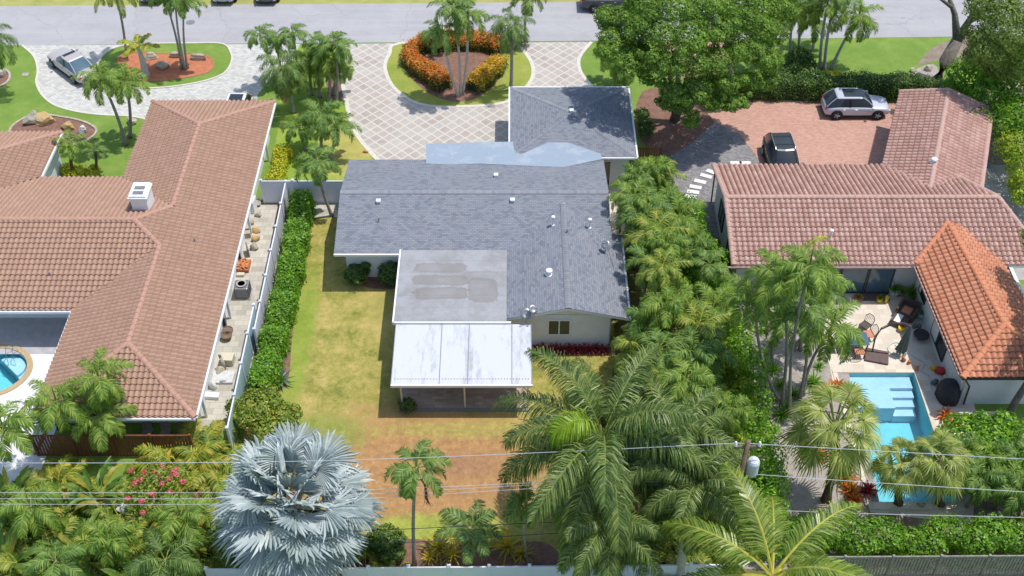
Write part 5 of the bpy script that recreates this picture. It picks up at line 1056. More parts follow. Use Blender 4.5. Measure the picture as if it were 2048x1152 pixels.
palm('sabal', (1652, 1000), (1672, 845), 'large fan palm left of the pool with gravel at its foot', 0, 1.35, r0=.2, r1=.2, tm='trunk_brown')
palm('sabal', (1797, 1008), (1805, 925), 'fan palm at the lower end of the pool, the left of the two there', 1, .85, r0=.18, r1=.18, tm='trunk_brown', v=1)
palm('sabal', (1880, 1010), (1880, 918), 'fan palm at the lower end of the pool, the right of the two there', 2, .95, r0=.18, r1=.18, tm='trunk_brown')
# big palms at the back
def atz(px, py, z): c_ = U(px, py, z); return (c_.x, c_.y, 0), z
for i, (px, py, z, v, s_, l) in enumerate([(1205, 872, 8.8, 0, 1.1, 'huge royal palm with long hanging fronds reaching over the patio roof corner and lawn'), (1350, 875, 8.0, 1, .98, 'royal palm with fronds reaching right to the transformer pole'), (1215, 1050, 6.6, 2, .8, 'lower royal palm hanging over the bottom fence below the huge one'), (1392, 968, 7.9, 0, .82, 'smallest royal palm with drooping fronds beside the wooden pole')]):
    b_, z = atz(px, py, z); r = palm('royal' if i else 'giant', b_, z, l, i * 1.7 + .3, s_, r0=.24, r1=.17, tm='trunk_pale', shaft=True, v=v, bow=.05)
    if i == 0:
        mb = MB(); rs = random.Random(9); fr_ = (b_[0] - .5, b_[1] - .2, z + 1.2); frond(mb, fr_, R(205), R(50), 2.3, 1.9, 120, 1.3, 1.1, .045, rs, .6, start=.05); o = obj('new_frond', mb, [L['spear'], G], r)
b_, z = atz(1545, 1150, 8.2); palm('coco', b_, z, 'coconut palm with yellow ribbed fronds cut by the bottom edge', 1.1, 1.15, r0=.2, r1=.14, shaft=False)
b_, z = atz(590, 1010, 5.0); palm('silver', b_, z, 'silver blue fan palm with a huge round crown at the bottom', 2.6, 1.24, r0=.24, r1=.24, tm='trunk_brown', boot='rachis_o')
r = palm('adon', (829, 1131), (833, 932), 'slender single palm standing in the dry brown lawn', .4, 1.0, shaft=True, r0=.09, r1=.065, bow=.1)
mb = MB(); c_ = ZF(838, 985, U(829, 1131).y); c_ = ZF(833, 960, U(829, 1131).y); mb.tube([c_, c_ + Vector((.22, 0, .02)), c_ + Vector((.36, 0, -.4)), c_ + Vector((.38, 0, -1.3)), c_ + Vector((.5, 0, -1.8))], [.02, .04, .05, .06, .02], 5); rs = random.Random(5)
for k in range(26): p_ = c_ + Vector((.3 + rs.uniform(0, .1), 0, -.3 - k * .055)); mb.tube([p_, p_ + Vector((rs.uniform(-.1, .2), rs.uniform(-.1, .1), -.35))], [.02, .004], 3)
obj('dead_frond', mb, M['trunk_brown'], r)
palm('adon', (1057, 1128), (1052, 1008), 'slim palm by the bottom fence, half under the royal fronds', 1, .75, shaft=True, r0=.06, r1=.045, v=1)
palm('small', (945, 1118), (940, 1055), 'small feathery palm by the bottom fence right of the slender palm', 1, 1.4, r0=.08, r1=.07, v=1, name='small_palm')
# left house back garden palms
palm('fresh', (70, 905), (112, 800), 'palm at the lower left corner of the brown roof, left one of three', 0, 1.05, shaft=True, r0=.12)
palm('fresh', (200, 905), (198, 830), 'palm with a pale trunk in front of the wooden fence', 2, 1.05, shaft=True, r0=.12, tm='trunk_pale', v=1)
palm('fresh', (212, 880), (197, 752), 'palm whose crown lies over the lower hip of the brown roof', 4, 1.0, shaft=True, r0=.11)
palm('fresh', (-40, 960), (5, 850), 'palm at the left edge with dark fronds over the white pool deck', 1, 1.15, shaft=True, v=1)

#@@UNDER
# ---------------------------------------------------------------- lower planting
jung = [(470, 1150, 'areca', 1.15), (540, 1160, 'areca_gold', 1.1), (765, 1145, 'areca', .75), (430, 1160, 'areca', 1.0), (500, 1165, 'areca_gold', .9), (350, 1165, 'areca', 1.), (60, 985, 'areca', 1.), (180, 1015, 'areca_gold', .9), (320, 1020, 'areca', .9), (440, 1030, 'areca', 1.), (280, 1150, 'bush', 1.5), (430, 1095, 'areca', 1.), (60, 1130, 'areca_gold', 1.1), (30, 960, 'bush', 1.4), (110, 930, 'areca_gold', 1.1), (60, 1040, 'areca_gold', 1.2), (140, 990, 'bush', 1.3), (200, 950, 'bush', 1.2), (250, 1010, 'areca', 1.1), (20, 1110, 'bush', 1.7), (95, 1100, 'areca', 1.3), (170, 1080, 'bush', 1.5), (240, 1095, 'areca', 1.2), (330, 1085, 'areca_gold', 1.1), (390, 1060, 'bush', 1.3), (300, 1130, 'areca_gold', 1.), (400, 1130, 'areca', 1.1), (370, 905, 'areca_gold', 1.3), (430, 900, 'areca', 1.15), (400, 860, 'areca_gold', 1.), (470, 935, 'areca_gold', 1.), (330, 960, 'areca', .9), (420, 980, 'areca_gold', .9), (20, 1150, 'areca', 1.3), (130, 1150, 'areca', 1.2), (210, 1150, 'areca_gold', 1.2), (480, 1150, 'areca', 1.1), (730, 1110, 'areca', .9), (290, 1040, 'areca', 1.)]
plw = {'areca': 'green feathery areca clump', 'areca_gold': 'golden green areca clump', 'bush': 'broad leaved paddle plant'}
nx = {}
cnt = {}
for i, (px, py, k, s_) in enumerate(jung):
    hz = 'far left' if px < 90 else 'left' if px < 190 else 'centre left' if px < 280 else 'centre' if px < 360 else 'right' if px < 460 else 'far right'
    vt = 'top' if py < 930 else 'upper' if py < 1000 else 'middle' if py < 1070 else 'lower' if py < 1120 else 'bottom'
    key = '%s, %s %s of the bottom left garden' % (plw[k], vt, hz)
    cnt[key] = cnt.get(key, 0) + 1
    if cnt[key] > 1: key += [', nearer one', ', edge one', ', lowest one'][cnt[key] - 2]
    clump(k, (px, py + (58 if py < 1000 and px < 350 else 40)), key, s_ * 1.05, i * .9, name={'areca': 'areca_palm', 'areca_gold': 'areca_palm', 'bush': 'paddle_plant'}[k], group='tropical plants in the bottom left garden', v=i)
# understory of the bottom left garden
for i, (px, py, z, l) in enumerate([(60, 1010, 3.0, 'dark palm rising from the bottom left garden near the left edge'), (215, 1075, 2.8, 'palm rising from the middle of the bottom left garden'), (360, 1030, 3.0, 'palm in the bottom left garden just left of the silver fan palm'), (110, 1120, 3.0, 'low palm at the bottom edge of the left garden'), (330, 1120, 2.6, 'palm at the bottom edge left of the silver fan palm')]):
    q = U(px, py, z); palm(['fresh', 'dense', 'fresh', 'adon', 'queen'][i], (q.x, q.y, 0), z, l, i, 1.0, r0=.09, shaft=True, v=i)
tree('low tangle of green shrubs filling the bottom left garden', (220, 1100), blobfield([(40, 1080, .4, 1.), (120, 1030, .3, 1.), (200, 1070, .4, 1.), (300, 1100, .4, 1.), (400, 1090, .4, 1.), (100, 1140, .4, 1.), (220, 1150, .4, 1.), (20, 1010, .3, 1.), (360, 1150, .4, 1.), (460, 1090, .3, .9)], 2, 11, 3), 16000, .09, 'hedge', 12, None, cat='bush', name='shrub')
tree('bushy shrub with mixed green and orange leaves at the lower end of the white fence', (520, 850), blobfield([(515, 815, 1.4, 1.1), (560, 830, 1.1, .8), (480, 825, 1.1, .7), (540, 860, 1.0, .9)], 2, 12, 4), 11000, .085, 'citrus', 13, limbs([(0, 0, 1.2), (.5, 0, 1.)], .4, .06), cat='bush', name='shrub')
o = tree('flowering shrub with pink blossoms in the bottom left garden', (330, 990), blobfield([(310, 960, 1.6, .9), (280, 985, 1.3, .8), (350, 970, 1.3, .8), (300, 1010, 1.2, .7)], 2, 13, 3), 3500, .075, 'citrus', 14, limbs([(0, 0, 1.4), (-.6, .2, 1.3), (.5, .2, 1.4)], .3, .04), cat='bush', name='flowering_shrub')
g = np.random.default_rng(5); bl = []
for (px, py) in [(262, 941), (288, 944), (282, 960), (272, 962), (308, 942), (325, 932), (345, 945), (352, 938), (352, 950), (338, 958), (316, 952), (323, 967), (365, 963), (305, 988), (255, 996), (283, 1002), (285, 1025), (391, 990), (340, 985), (268, 967)]:
    q = U(px, py, 1.9); bl.append((q.x, q.y, q.z, .14, .14, .1))
obj('blossoms', leafcloud(bl, 1100, .05, 3, .8), L['pink'], o)
tree('round dark green shrub below the shingle eave, left one of two', (713, 562), blobfield([(713, 548, .7, .7)], 1, 14, 4), 5000, .06, 'hedge', 15, None, cat='bush', name='shrub')
tree('round dark green shrub below the shingle eave, right one beside the flat roof', (778, 555), blobfield([(782, 538, .9, .65), (772, 552, .6, .5)], 1, 15, 3), 5000, .06, 'hedge', 16, None, cat='bush', name='shrub')
tree('small bush with pale leaves at the foot of the left patio post', (812, 818), blobfield([(814, 810, .4, .45)], 1, 16, 3), 1600, .05, 'hedge', 17, None, cat='bush', name='shrub')
tree('dark shrub beside the silver fan palm near the bottom fence', (765, 1105), blobfield([(768, 1080, .9, .8), (785, 1100, .6, .6)], 1, 17, 3), 6000, .07, 'hedge', 18, None, cat='bush', name='shrub')
tree('yellow green leafy shrub mass in the upper half of the palm row between the houses', (1330, 480), blobfield([(1330, 400, 2.2, .9), (1375, 470, 2.2, .9), (1300, 470, 2.0, .8), (1400, 540, 2.6, .9), (1330, 580, 2.4, .9), (1270, 350, 1.8, .7)], 2, 51, 3), 16000, .09, 'clusia', 52, limbs([(0, 0, 2)], .8, .07), cat='bush', name='large_bush')
tree('yellow green leafy shrub mass in the lower half of the palm row between the houses', (1380, 720), blobfield([(1400, 640, 2.6, .9), (1350, 700, 2.4, .9), (1440, 720, 2.6, 1.0), (1390, 780, 2.4, .9), (1470, 800, 2.2, .9), (1310, 660, 2.0, .8), (1460, 900, 2.2, .9)], 2, 52, 3), 18000, .09, 'lime', 53, limbs([(0, 0, 2)], .8, .07), cat='bush', name='large_bush')
tree('shaded shrubs under the royal palms by the bottom fence', (1390, 1090), blobfield([(1330, 1010, .5, .9), (1380, 1050, .6, .9), (1420, 1090, .7, .8), (1340, 1090, .5, .9), (1290, 1110, .5, .8), (1400, 990, .7, .8), (1440, 1040, .8, .7)], 2, 41, 3), 12000, .085, 'citrus', 46, None, cat='bush', name='shrub')
clump('areca', (1300, 1195), 'areca in front of the white fence below the royal palms', 1.1, 4)
clump('areca', (1400, 1195), 'areca in front of the white fence beside the wooden pole', 1.1, 5)
clump('areca', (1330, 1120), 'areca under the royal palms, left of the wooden pole', 1., 1); clump('brom', (1300, 1060), 'brown green bromeliad in the shade of the royal palms', 1.2, 2, name='bromeliad'); clump('areca', (1395, 1130), 'areca at the bottom fence beside the wooden pole', .9, 3)
tree('dark shrubbery under the palms behind the clipped hedge', (1590, 150), blobfield([(1590, 140, .9, 1.0), (1615, 145, .9, .9), (1570, 150, .8, .8), (1600, 115, 1.3, .9)], 1, 18, 3), 10000, .085, 'hedge', 19, None, cat='bush', name='shrub')
tree('small yellow green shrub at the foot of the palms by the sunny lawn', (1660, 158), blobfield([(1655, 152, .4, .5), (1672, 152, .35, .45)], 1, 19, 2), 2500, .06, 'yellow', 20, None, cat='bush', name='shrub')
tree('dark creeping shrub at the garage corner by the wooden gate', (1290, 250), blobfield([(1288, 245, .6, .5), (1292, 262, .6, .5), (1286, 228, .7, .5)], 1, 20, 2), 4000, .06, 'hedge', 21, None, cat='bush', name='shrub')
tree('low yellow shrubs under the two small palms beside the brown roof', (160, 345), blobfield([(135, 340, .3, .5), (160, 343, .35, .5), (185, 345, .3, .5)], 1, 21, 2), 3500, .07, 'yellow', 22, None, cat='bush', name='shrub')
tree('dense evergreen planting right of the fan palms at the bottom right', (1990, 960), blobfield([(1925, 870, 1.6, 1.2), (1985, 880, 1.8, 1.3), (2040, 890, 1.8, 1.3), (1960, 930, 1.6, 1.2), (2020, 940, 1.6, 1.2), (1900, 900, 1.3, .9)], 2, 22, 3), 20000, .1, 'ficus', 23, limbs([(0, 0, 1)], .4, .06), cat='bush', name='large_bush')
for i, (px, py, s_) in enumerate([(1930, 905, 1.), (1985, 910, 1.1), (2040, 915, 1.1), (1960, 955, 1.), (2020, 960, 1.1), (1905, 935, .9), (2045, 985, 1.)]):
    palm('dense', (U(px, py, 2.4).x, U(px, py, 2.4).y, 0), 2.4, 'low bushy palm in the %s of the bottom right planting' % ['upper left', 'upper middle', 'upper right', 'lower middle', 'lower right', 'far left', 'bottom right corner'][i], i, .9, r0=.07, r1=.06, v=i, group='low palms in the bottom right planting')
for i in range(11):
    x = 1.35 + i * .385; clump('ti', (x, 45.75 + .1 * (i % 2), 0), 'dark red ti plant, %s from the left in the row under the gable window' % ['first', 'second', 'third', 'fourth', 'fifth', 'sixth', 'seventh', 'eighth', 'ninth', 'tenth', 'eleventh'][i], 1., i, cat='plant', name='ti_plant', group='dark red plants in a row under the gable window', v=i, z=.1)
for i, (px, py) in enumerate([(545, 745), (560, 765), (530, 770)]): clump('agave', (px, py), ['blue green agave nearest the lower end of the bright hedge', 'blue green agave at the edge of the lawn under the bright hedge', 'blue green agave against the teal fence panels'][i], 1.25, i, name='agave')
for i, (px, py, s_) in enumerate([(878, 1100, 1.1), (905, 1112, .9), (1015, 1098, 1.2), (1045, 1110, .8), (860, 1118, .7)]): clump('brom', (px, py), ['large yellow bromeliad right of the slender palm trunk', 'orange tipped bromeliad beside the large yellow one', 'large olive bromeliad left of the thin palm at the bottom fence', 'small yellow bromeliad right under the thin palm', 'small bromeliad close to the slender palm foot'][i], s_, i, name='bromeliad')
for i, (px, py, k, s_) in enumerate([(1545, 745, 'green_rosette', 1.3), (1560, 775, 'green_rosette', 1.1), (1545, 690, 'green_rosette', 1.), (1585, 795, 'green_rosette', 1.2), (1562, 835, 'green_rosette', 1.3), (1575, 815, 'green_rosette', 1.), (1638, 735, 'green_rosette', .9), (1520, 665, 'green_rosette', 1.), (1660, 785, 'redplant', 1.4), (1675, 775, 'redplant', 1.2), (1690, 960, 'redplant', 1.5), (1700, 985, 'redplant', 1.3), (1708, 1005, 'redplant', 1.2), (1735, 985, 'ti', 1.5), (1890, 835, 'redplant', 1.3), (1915, 850, 'redplant', 1.), (1950, 850, 'ti', 1.3), (1625, 770, 'green_rosette', 1.5), (1640, 915, 'redplant', 1.2), (1550, 860, 'green_rosette', .8), (1530, 710, 'green_rosette', .9)]):
    L2 = ['spiky light green plant beside the gravel path at the palm trunks', 'spiky light green plant lower along the gravel path', 'spiky green plant in the shade of the garden palms', 'spiky green plant at the foot of the curved palm trunk', 'largest spiky green plant left of the big fan palm', 'spiky green plant close above the largest one', 'spiky green plant near the patio corner', 'spiky green plant at the top of the gravel path', 'pink red leaved plant at the upper left corner of the pool', 'red leaved plant touching the pool coping corner', 'orange red plant right of the large fan palm trunk, upper', 'orange red plant right of the large fan palm trunk, middle', 'orange red plant right of the large fan palm trunk, lowest', 'dark red plant at the lower left corner of the pool', 'red leaved plant in the bed beside the right pool wall', 'small red leaved plant by the stone steps', 'dark red plant at the right end of the stone steps', 'broad green plant under the palms left of the pool', 'orange leaved plant under the large fan palm crown', 'small spiky plant by the hose in the gravel', 'small spiky plant next to the long hedge'][i]
    clump(k, (px, py), L2, s_, i * 1.1, name='garden_plant', v=i)
#@@CARS
# ---------------------------------------------------------------- cars
P_tyre = M['black']; lens = paint('tail_lens', (.35, .01, .015), .2, 0); lamp = paint('head_lens', (.7, .72, .75), .1, .2)
def car(name, label, loc, rz, col, L_, W, Hh, kind='suv', roofcol=None, rails=False, group=None, cat='car'):
    r = thing(name, label, cat, loc, group); r.rotation_euler = (0, 0, rz); bodym = paint(name + '_paint', col); hl = L_ / 2; hw = W / 2; gc = .2; belt = Hh * .6 if kind != 'sedan' else Hh * .63
    hood = belt * (.93 if kind != 'sedan' else .88); tail = belt if kind != 'sedan' else belt * .95
    st = [(-hl, .80, .42, .55, .62), (-hl + .06, .9, .30, tail * .8, tail * .86), (-hl + .25, .97, .26, tail * .95, tail), (-hl * .6, 1., .22, belt, belt + .02), (-hl * .1, 1., .2, belt, belt + .02), (hl * .3, 1., .2, belt * .99, belt + .02), (hl * .55, .99, .22, hood * .97, hood + .04), (hl * .8, .96, .24, hood * .93, hood * 1.0), (hl - .12, .9, .28, hood * .84, hood * .93), (hl, .78, .36, hood * .68, hood * .74)]
    vs = []; fs = []
    for (x, wf, zb, zs, zt_) in st:
        w_ = hw * wf; ring = [(w_ * .85, zb), (w_ * .98, zb + .12), (w_, (zb + zs) / 2), (w_ * .97, zs * .9 + zb * .1), (w_ * .88, zs), (w_ * .45, zt_)]; ring += [(0, zt_ + .01)] + [(-a, b_) for a, b_ in ring[::-1]]
        vs += [(x, a, b_) for a, b_ in ring]
    n = 13
    for i in range(len(st) - 1):
        for k in range(n): fs.append((i * n + k, (i + 1) * n + k, (i + 1) * n + (k + 1) % n, i * n + (k + 1) % n))
    fs += [tuple(range(n)), tuple(range((len(st) - 1) * n, len(st) * n))[::-1]]
    body = obj('body', MB().add(vs, fs), bodym, r, smooth=True, world=False, sub=1)
    if kind == 'suv': br_, rr_, rf_, bf_ = -hl + .15, -hl + .8, hl * .10, hl * .46
    elif kind == 'pickup': br_, rr_, rf_, bf_ = -hl * .15, -hl * .08, hl * .22, hl * .5
    else: br_, rr_, rf_, bf_ = -hl * .72, -hl * .34, hl * .10, hl * .42
    wb, wr_ = hw * .88, hw * .70; zr = Hh - .04
    B4 = lambda x, y, z: Vector((x, y, z))
    # glass house: smooth loft from belt to roof
    def loft(z, f): xr = br_ + (rr_ - br_) * f; xf = bf_ + (rf_ - bf_) * f; w_ = wb + (wr_ - wb) * f; return [(xr, -w_ * .86, z), (xr, w_ * .86, z), (xr + .12, w_, z), ((xr + xf) / 2, w_ * 1.01, z), (xf - .15, w_, z), (xf, w_ * .82, z), (xf + .06, 0, z), (xf, -w_ * .82, z), (xf - .15, -w_, z), ((xr + xf) / 2, -w_ * 1.01, z), (xr + .12, -w_, z)]
    R0, R1, R2 = loft(belt - .03, 0), loft(belt + (zr - belt) * .55, .5), loft(zr - .04, .94); m_ = len(R0)
    obj('windows', MB().add(R0 + R1 + R2, [(k, (k + 1) % m_, m_ + (k + 1) % m_, m_ + k) for k in range(m_)] + [(m_ + k, m_ + (k + 1) % m_, 2 * m_ + (k + 1) % m_, 2 * m_ + k) for k in range(m_)]), M['glass_blue'] if kind == 'sedan' else M['glass'], r, world=False, smooth=True)
    T0, T1 = loft(zr - .06, .93), loft(zr, 1.08); c_ = Vector((sum(p[0] for p in T1) / m_, 0, zr + .03))
    obj('roof', MB().add(T0 + T1 + [tuple(c_)], [(k, (k + 1) % m_, m_ + (k + 1) % m_, m_ + k) for k in range(m_)] + [(m_ + k, m_ + (k + 1) % m_, 2 * m_) for k in range(m_)] + [tuple(range(m_))[::-1]]), bodym, r, world=False, smooth=False)
    # pillars
    for k in (1, 3, 5, 7, 9, 0):
        pm = MB(); pm.tube([Vector(R0[k]) * 1.002, Vector(R1[k]) * 1.004, Vector(R2[k]) * 1.004], .035, 5); obj('pillar', pm, bodym if k != 3 and k != 9 else M['black'], r, world=False)
    if roofcol:
        g_ = MB(); x0, x1 = roofcol; g_.box(((x0 + x1) / 2 * hl, 0, zr + .025), ((x1 - x0) * hl, wr_ * 1.45, .03)); obj('sunroof', g_, M['glass'], r, world=False, bevel=.015)
    if rails:
        for s_ in (-1, 1):
            g_ = MB(); g_.tube([(rr_ + .15, s_ * wr_ * .93, zr), (rr_ + .25, s_ * wr_ * .95, zr + .08), (rf_ - .2, s_ * wr_ * .95, zr + .08), (rf_ - .05, s_ * wr_ * .93, zr)], .022, 6); obj('roof_rail', g_, M['chrome'], r, world=False)
        for x in (rr_ + .5, rf_ - .5): g_ = MB(); g_.tube([(x, -wr_ * .93, zr + .08), (x, wr_ * .93, zr + .08)], .02, 6); obj('cross_bar', g_, M['dark'], r, world=False)
    wr0 = .36 if kind != 'sedan' else .33
    for x in (-hl * .62, hl * .62):
        for s_ in (-1, 1):
            y = s_ * (hw - .1); prof = [(wr0 * .6, -.1), (wr0 * .97, -.11), (wr0, -.07), (wr0, .07), (wr0 * .97, .11), (wr0 * .6, .1)]
            a_ = MB(); a_.lathe((0, 0, 0), [(wr0 + .07, -.02), (wr0 + .07, .02)], 20); a_.v = [(x + q[0], s_ * (hw + .004) + q[2] * .6 - s_ * .02, wr0 + q[1]) for q in a_.v]; obj('wheel_arch', a_, M['black'], r, world=False)
            w0 = MB(); w0.lathe((0, 0, 0), prof, 20); w0.v = [(x + q[0], y + q[2] * 1. + s_ * .03, wr0 + q[1]) for q in w0.v]; wl = obj('wheel', w0, P_tyre, r, world=False)
            rm = MB()
            for k in range(5): a2 = k * 1.2566; rm.tube([(x, y + s_ * .145, wr0), (x + .6 * wr0 * math.cos(a2), y + s_ * .14, wr0 + .6 * wr0 * math.sin(a2))], [.06, .05], 4)
            rm.lathe((0, 0, 0), [(.07, -.01), (.07, .01)], 10)
            rm.v[-20:] = [(x + q[0], y + s_ * .15 + q[2], wr0 + q[1]) for q in rm.v[-20:]]
            obj('rim', rm, M['grey_metal'], wl, world=False)
    for s_ in (-1, 1):
        g_ = MB(); g_.box((hl - .13, s_ * hw * .66, hood * .68), (.2, .34, .12), s_ * -R(18)); obj('headlight', g_, lamp, r, world=False, bevel=.02)
        g_ = MB(); g_.box((-hl + .12, s_ * hw * .76, tail * .84), (.14, .3, .07), s_ * R(10)); obj('tail_light', g_, lens, r, world=False, bevel=.02)
        g_ = MB(); g_.box((bf_ - .12, s_ * (hw + .08), belt + .05), (.16, .2, .13)); obj('mirror', g_, bodym if kind != 'pickup' else M['black'], r, world=False, bevel=.03)
        g_ = MB()
        for x in (-hl * .02, -hl * .38): g_.box((x - .1, s_ * (hw * 1.0 + .005), belt * .84), (.18, .03, .035))
        obj('door_handle', g_, M['chrome'], r, world=False)
        g_ = MB(); g_.box((0, s_ * (hw * .97), .25), (L_ * .5, .06, .1)); obj('sill', g_, M['black'], r, world=False)
    g_ = MB(); g_.box((-hl + .04, 0, .5), (.05, .5, .13)); obj('number_plate', g_, M['white'], r, world=False)
    g_ = MB(); g_.box((hl - .06, 0, hood * .52), (.08, W * .5, .2)); obj('grille', g_, M['black'], r, world=False)
    g_ = MB(); g_.box((-hl + .07, 0, .34), (.1, W * .72, .16)); obj('bumper', g_, M['black'] if kind != 'sedan' else bodym, r, world=False, bevel=.03)
    if kind == 'pickup':
        g_ = MB(); g_.box((-hl * .6, 0, belt - .02), (hl * .72, W * .78, .06)); obj('bed', g_, M['black'], r, world=False)
    return r
q = U(1710, 240); car('parked_car', 'silver crossover with black glass roof parked before the clipped hedge', (24.35, q.y + .95, .016), R(0), (.50, .53, .60), 4.65, 1.9, 1.66, 'suv', (-.45, .18))
c_ = U(1558, 262, 1.75); car('parked_car', 'black sport utility car with roof rails, nose hidden by the pink roof', (c_.x + .1, c_.y - 1.85, .016), R(-88), (.03, .04, .045), 4.9, 1.98, 1.8, 'suv', None, True)
a, b_ = U(175, 150, .6), U(116, 106, .6); dv = b_ - a; car('parked_car', 'silver beige sedan parked on the white paver driveway', ((a.x + b_.x) / 2, (a.y + b_.y) / 2, .01), math.atan2(dv.y, dv.x), (.48, .44, .43), 4.9, 1.85, 1.46, 'sedan', (-.02, .1))
c_ = U(476, 178, 1.6); car('parked_car', 'white car with a dark glass roof half hidden behind the brown roof corner', (c_.x, c_.y - 1.9, .01), R(-92), (.78, .78, .78), 4.6, 1.85, 1.62, 'suv', (-.55, .2))
for i, (px, col, l, k) in enumerate([(303, (.12, .13, .14), 'dark car on the far verge at the top edge, left of the other two', 'suv'), (447, (.42, .44, .47), 'silver car on the far verge at the top edge, above the manhole', 'sedan'), (533, (.10, .10, .11), 'black car on the far verge at the top edge, right of the silver one', 'sedan')]):
    c_ = U(px, 13); car('parked_car', l, (c_.x, c_.y + 2.35, .01), R(-90), col, 4.7, 1.85, 1.5, k)
c_ = U(1205, 26); car('pickup_truck', 'dark grey pickup truck on the street at the top edge, front behind the big tree', (c_.x + 1.1, c_.y + .95, .012), 0, (.06, .065, .07), 5.7, 1.98, 1.9, 'pickup', cat='truck')

#@@PROPS
# ---------------------------------------------------------------- rocks and small things
for i, (px, py, sx, sy, sz, m_, l) in enumerate([(302, 117, .75, .35, .4, 'rock', 'flat limestone boulder by the stout palm in the mulch island'), (355, 114, .6, .3, .35, 'rock', 'limestone boulder behind the triple palms in the mulch island'), (327, 136, .7, .35, .4, 'rock', 'shaded limestone boulder in the middle of the mulch island'), (398, 119, .8, .35, .4, 'rock', 'pale angular boulder at the right end of the mulch island'),
    (64, 245, .75, .6, .7, 'rock', 'large grey limestone rock in the brown mulch bed'), (93, 245, .95, .55, .65, 'rock_ochre', 'large ochre yellow rock in the brown mulch bed'), (137, 258, .7, .4, .5, 'rock_ochre', 'smaller ochre rock near the tip of the brown roof'), (166, 264, .4, .3, .4, 'rock_white', 'small whitish rock at the right end of the brown mulch bed'), (264, 246, .45, .4, .4, 'rock', 'boulder on the lawn beside the brown roof gable'), (249, 285, .3, .2, .2, 'rock', 'small stone at the foot of the leaning palms'),
    (5, 150, .5, .4, .4, 'rock', 'rock in the small round bed at the left edge'), (1855, 140, .45, .4, .3, 'rock', 'pinkish stone beside the oak trunk'), (1826, 143, .35, .3, .2, 'rock', 'flat stone at the edge of the shaded garden path'), (731, 305, .3, .12, .1, 'terracotta', 'small brown log on the grass by the driveway edge'),
    (262, 1025, .9, .5, .6, 'rock_white', 'pale boulder among the bottom left shrubs'), (195, 1030, .5, .4, .4, 'rock_white', 'small pale boulder among the bottom left shrubs'), (1840, 1012, .3, .2, .2, 'rock', 'stone at the lower pool wall')]):
    q = U(px, py); mb = MB(); mb.rock((0, 0, 0), (sx, sy, sz), i); o = obj('rock', mb, M[m_]); o.location = (q.x, q.y, .02); tag(o, l, 'rock')
# alley
def box(name, l, cat, px, py, d_, mat, rz=0, z=0.01, bev=.02, zz=0):
    q = U(px, py, zz); mb = MB(); mb.box((0, 0, d_[2] / 2), d_); o = obj(name, mb, M[mat], bevel=bev); o.location = (q.x, q.y, max(z, zz)); o.rotation_euler = (0, 0, R(rz)); return tag(o, l, cat)
q = U(487, 592); ac = thing('air_conditioner', 'grey outdoor air conditioner unit with round fan grille in the alley', 'air conditioner', (q.x, q.y + .1, 0))
mb = MB(); mb.box((ac.location.x, ac.location.y, .48), (.82, .82, .8)); obj('housing', mb, M['grey_metal'], ac, bevel=.05)
mb = MB()
for k in range(14):
    for s_ in (-1, 1): mb.box((ac.location.x - .38 + k * .0585, ac.location.y + s_ * .42, .47), (.02, .02, .7)); mb.box((ac.location.x + s_ * .42, ac.location.y - .38 + k * .0585, .47), (.02, .02, .7))
obj('louvre', mb, M['slate'], ac)
mb = MB(); mb.lathe(ac.location + Vector((0, 0, .885)), [(.33, 0), (.33, .02), (.3, .03)], 24); obj('fan_opening', mb, M['black'], ac)
mb = MB()
for k in range(4): a2 = k * 1.57 + .4; mb.box((ac.location.x + .14 * math.cos(a2), ac.location.y + .14 * math.sin(a2), .93), (.26, .1, .01), a2)
obj('fan_blade', mb, M['grey_metal'], ac); mb = MB()
for rr in (.12, .22, .31): mb.lathe(ac.location + Vector((0, 0, .94)), [(rr, 0), (rr + .008, .005), (rr, .01)], 24)
mb.box(ac.location + Vector((0, 0, .05)), (.95, .95, .08)); obj('base_pad', mb, M['concrete'], ac)
for i, (n_, l, c, px, py, d_, m_, rz) in enumerate([
    ('white_panel', 'white board leaning against the wall in the alley', 'board', 484, 512, (.06, 1.3, 1.1), 'white', 12), ('grey_panel', 'grey slab leaning beside the white board', 'slab', 497, 508, (.08, .7, .7), 'slate', 20),
    ('concrete_block', 'pale concrete block just above the air conditioner', 'block', 482, 552, (.45, .25, .2), 'cream', 0), ('stone_slab', 'tan stone block beside the alley wall, above the white board', 'stone', 494, 472, (.5, .5, .4), 'rock', 10), ('mirror_frame', 'dark framed pane leaning on the wall below the air conditioner', 'frame', 452, 645, (.08, .9, .8), 'slate', 15),
    ('small_cabinet', 'cream boxy pump housing on the alley pavers', 'pump housing', 456, 725, (.75, .6, .5), 'cream', -3), ('planter_bed', 'low white rimmed stone basin at the lower end of the alley', 'basin', 447, 757, (1.2, .9, .16), 'rock_white', 0), ('drain_grate', 'white grate bench at the lower alley', 'bench', 425, 795, (.8, .35, .25), 'white', -5), ('stool', 'white upright post cabinet at the top of the alley', 'cabinet', 508, 420, (.3, .8, .9), 'white', -5)]):
    box(n_, l, c, px, py, d_, m_, rz)
mb = MB(); q = U(488, 535); o = thing('brick_stack', 'wooden crate filled with orange bricks below the white board', 'brick stack', (q.x, q.y, 0)); mb.box(q + Vector((0, 0, .12)), (.75, 1.0, .24)); obj('crate', mb, M['terracotta'], o); mb = MB(); rs = random.Random(2)
for k in range(40): mb.box(q + Vector((rs.uniform(-.3, .3), rs.uniform(-.42, .42), .24 + rs.uniform(0, .12))), (.2, .1, .06), rs.uniform(0, 3))
obj('bricks', mb, M['orange'], o)
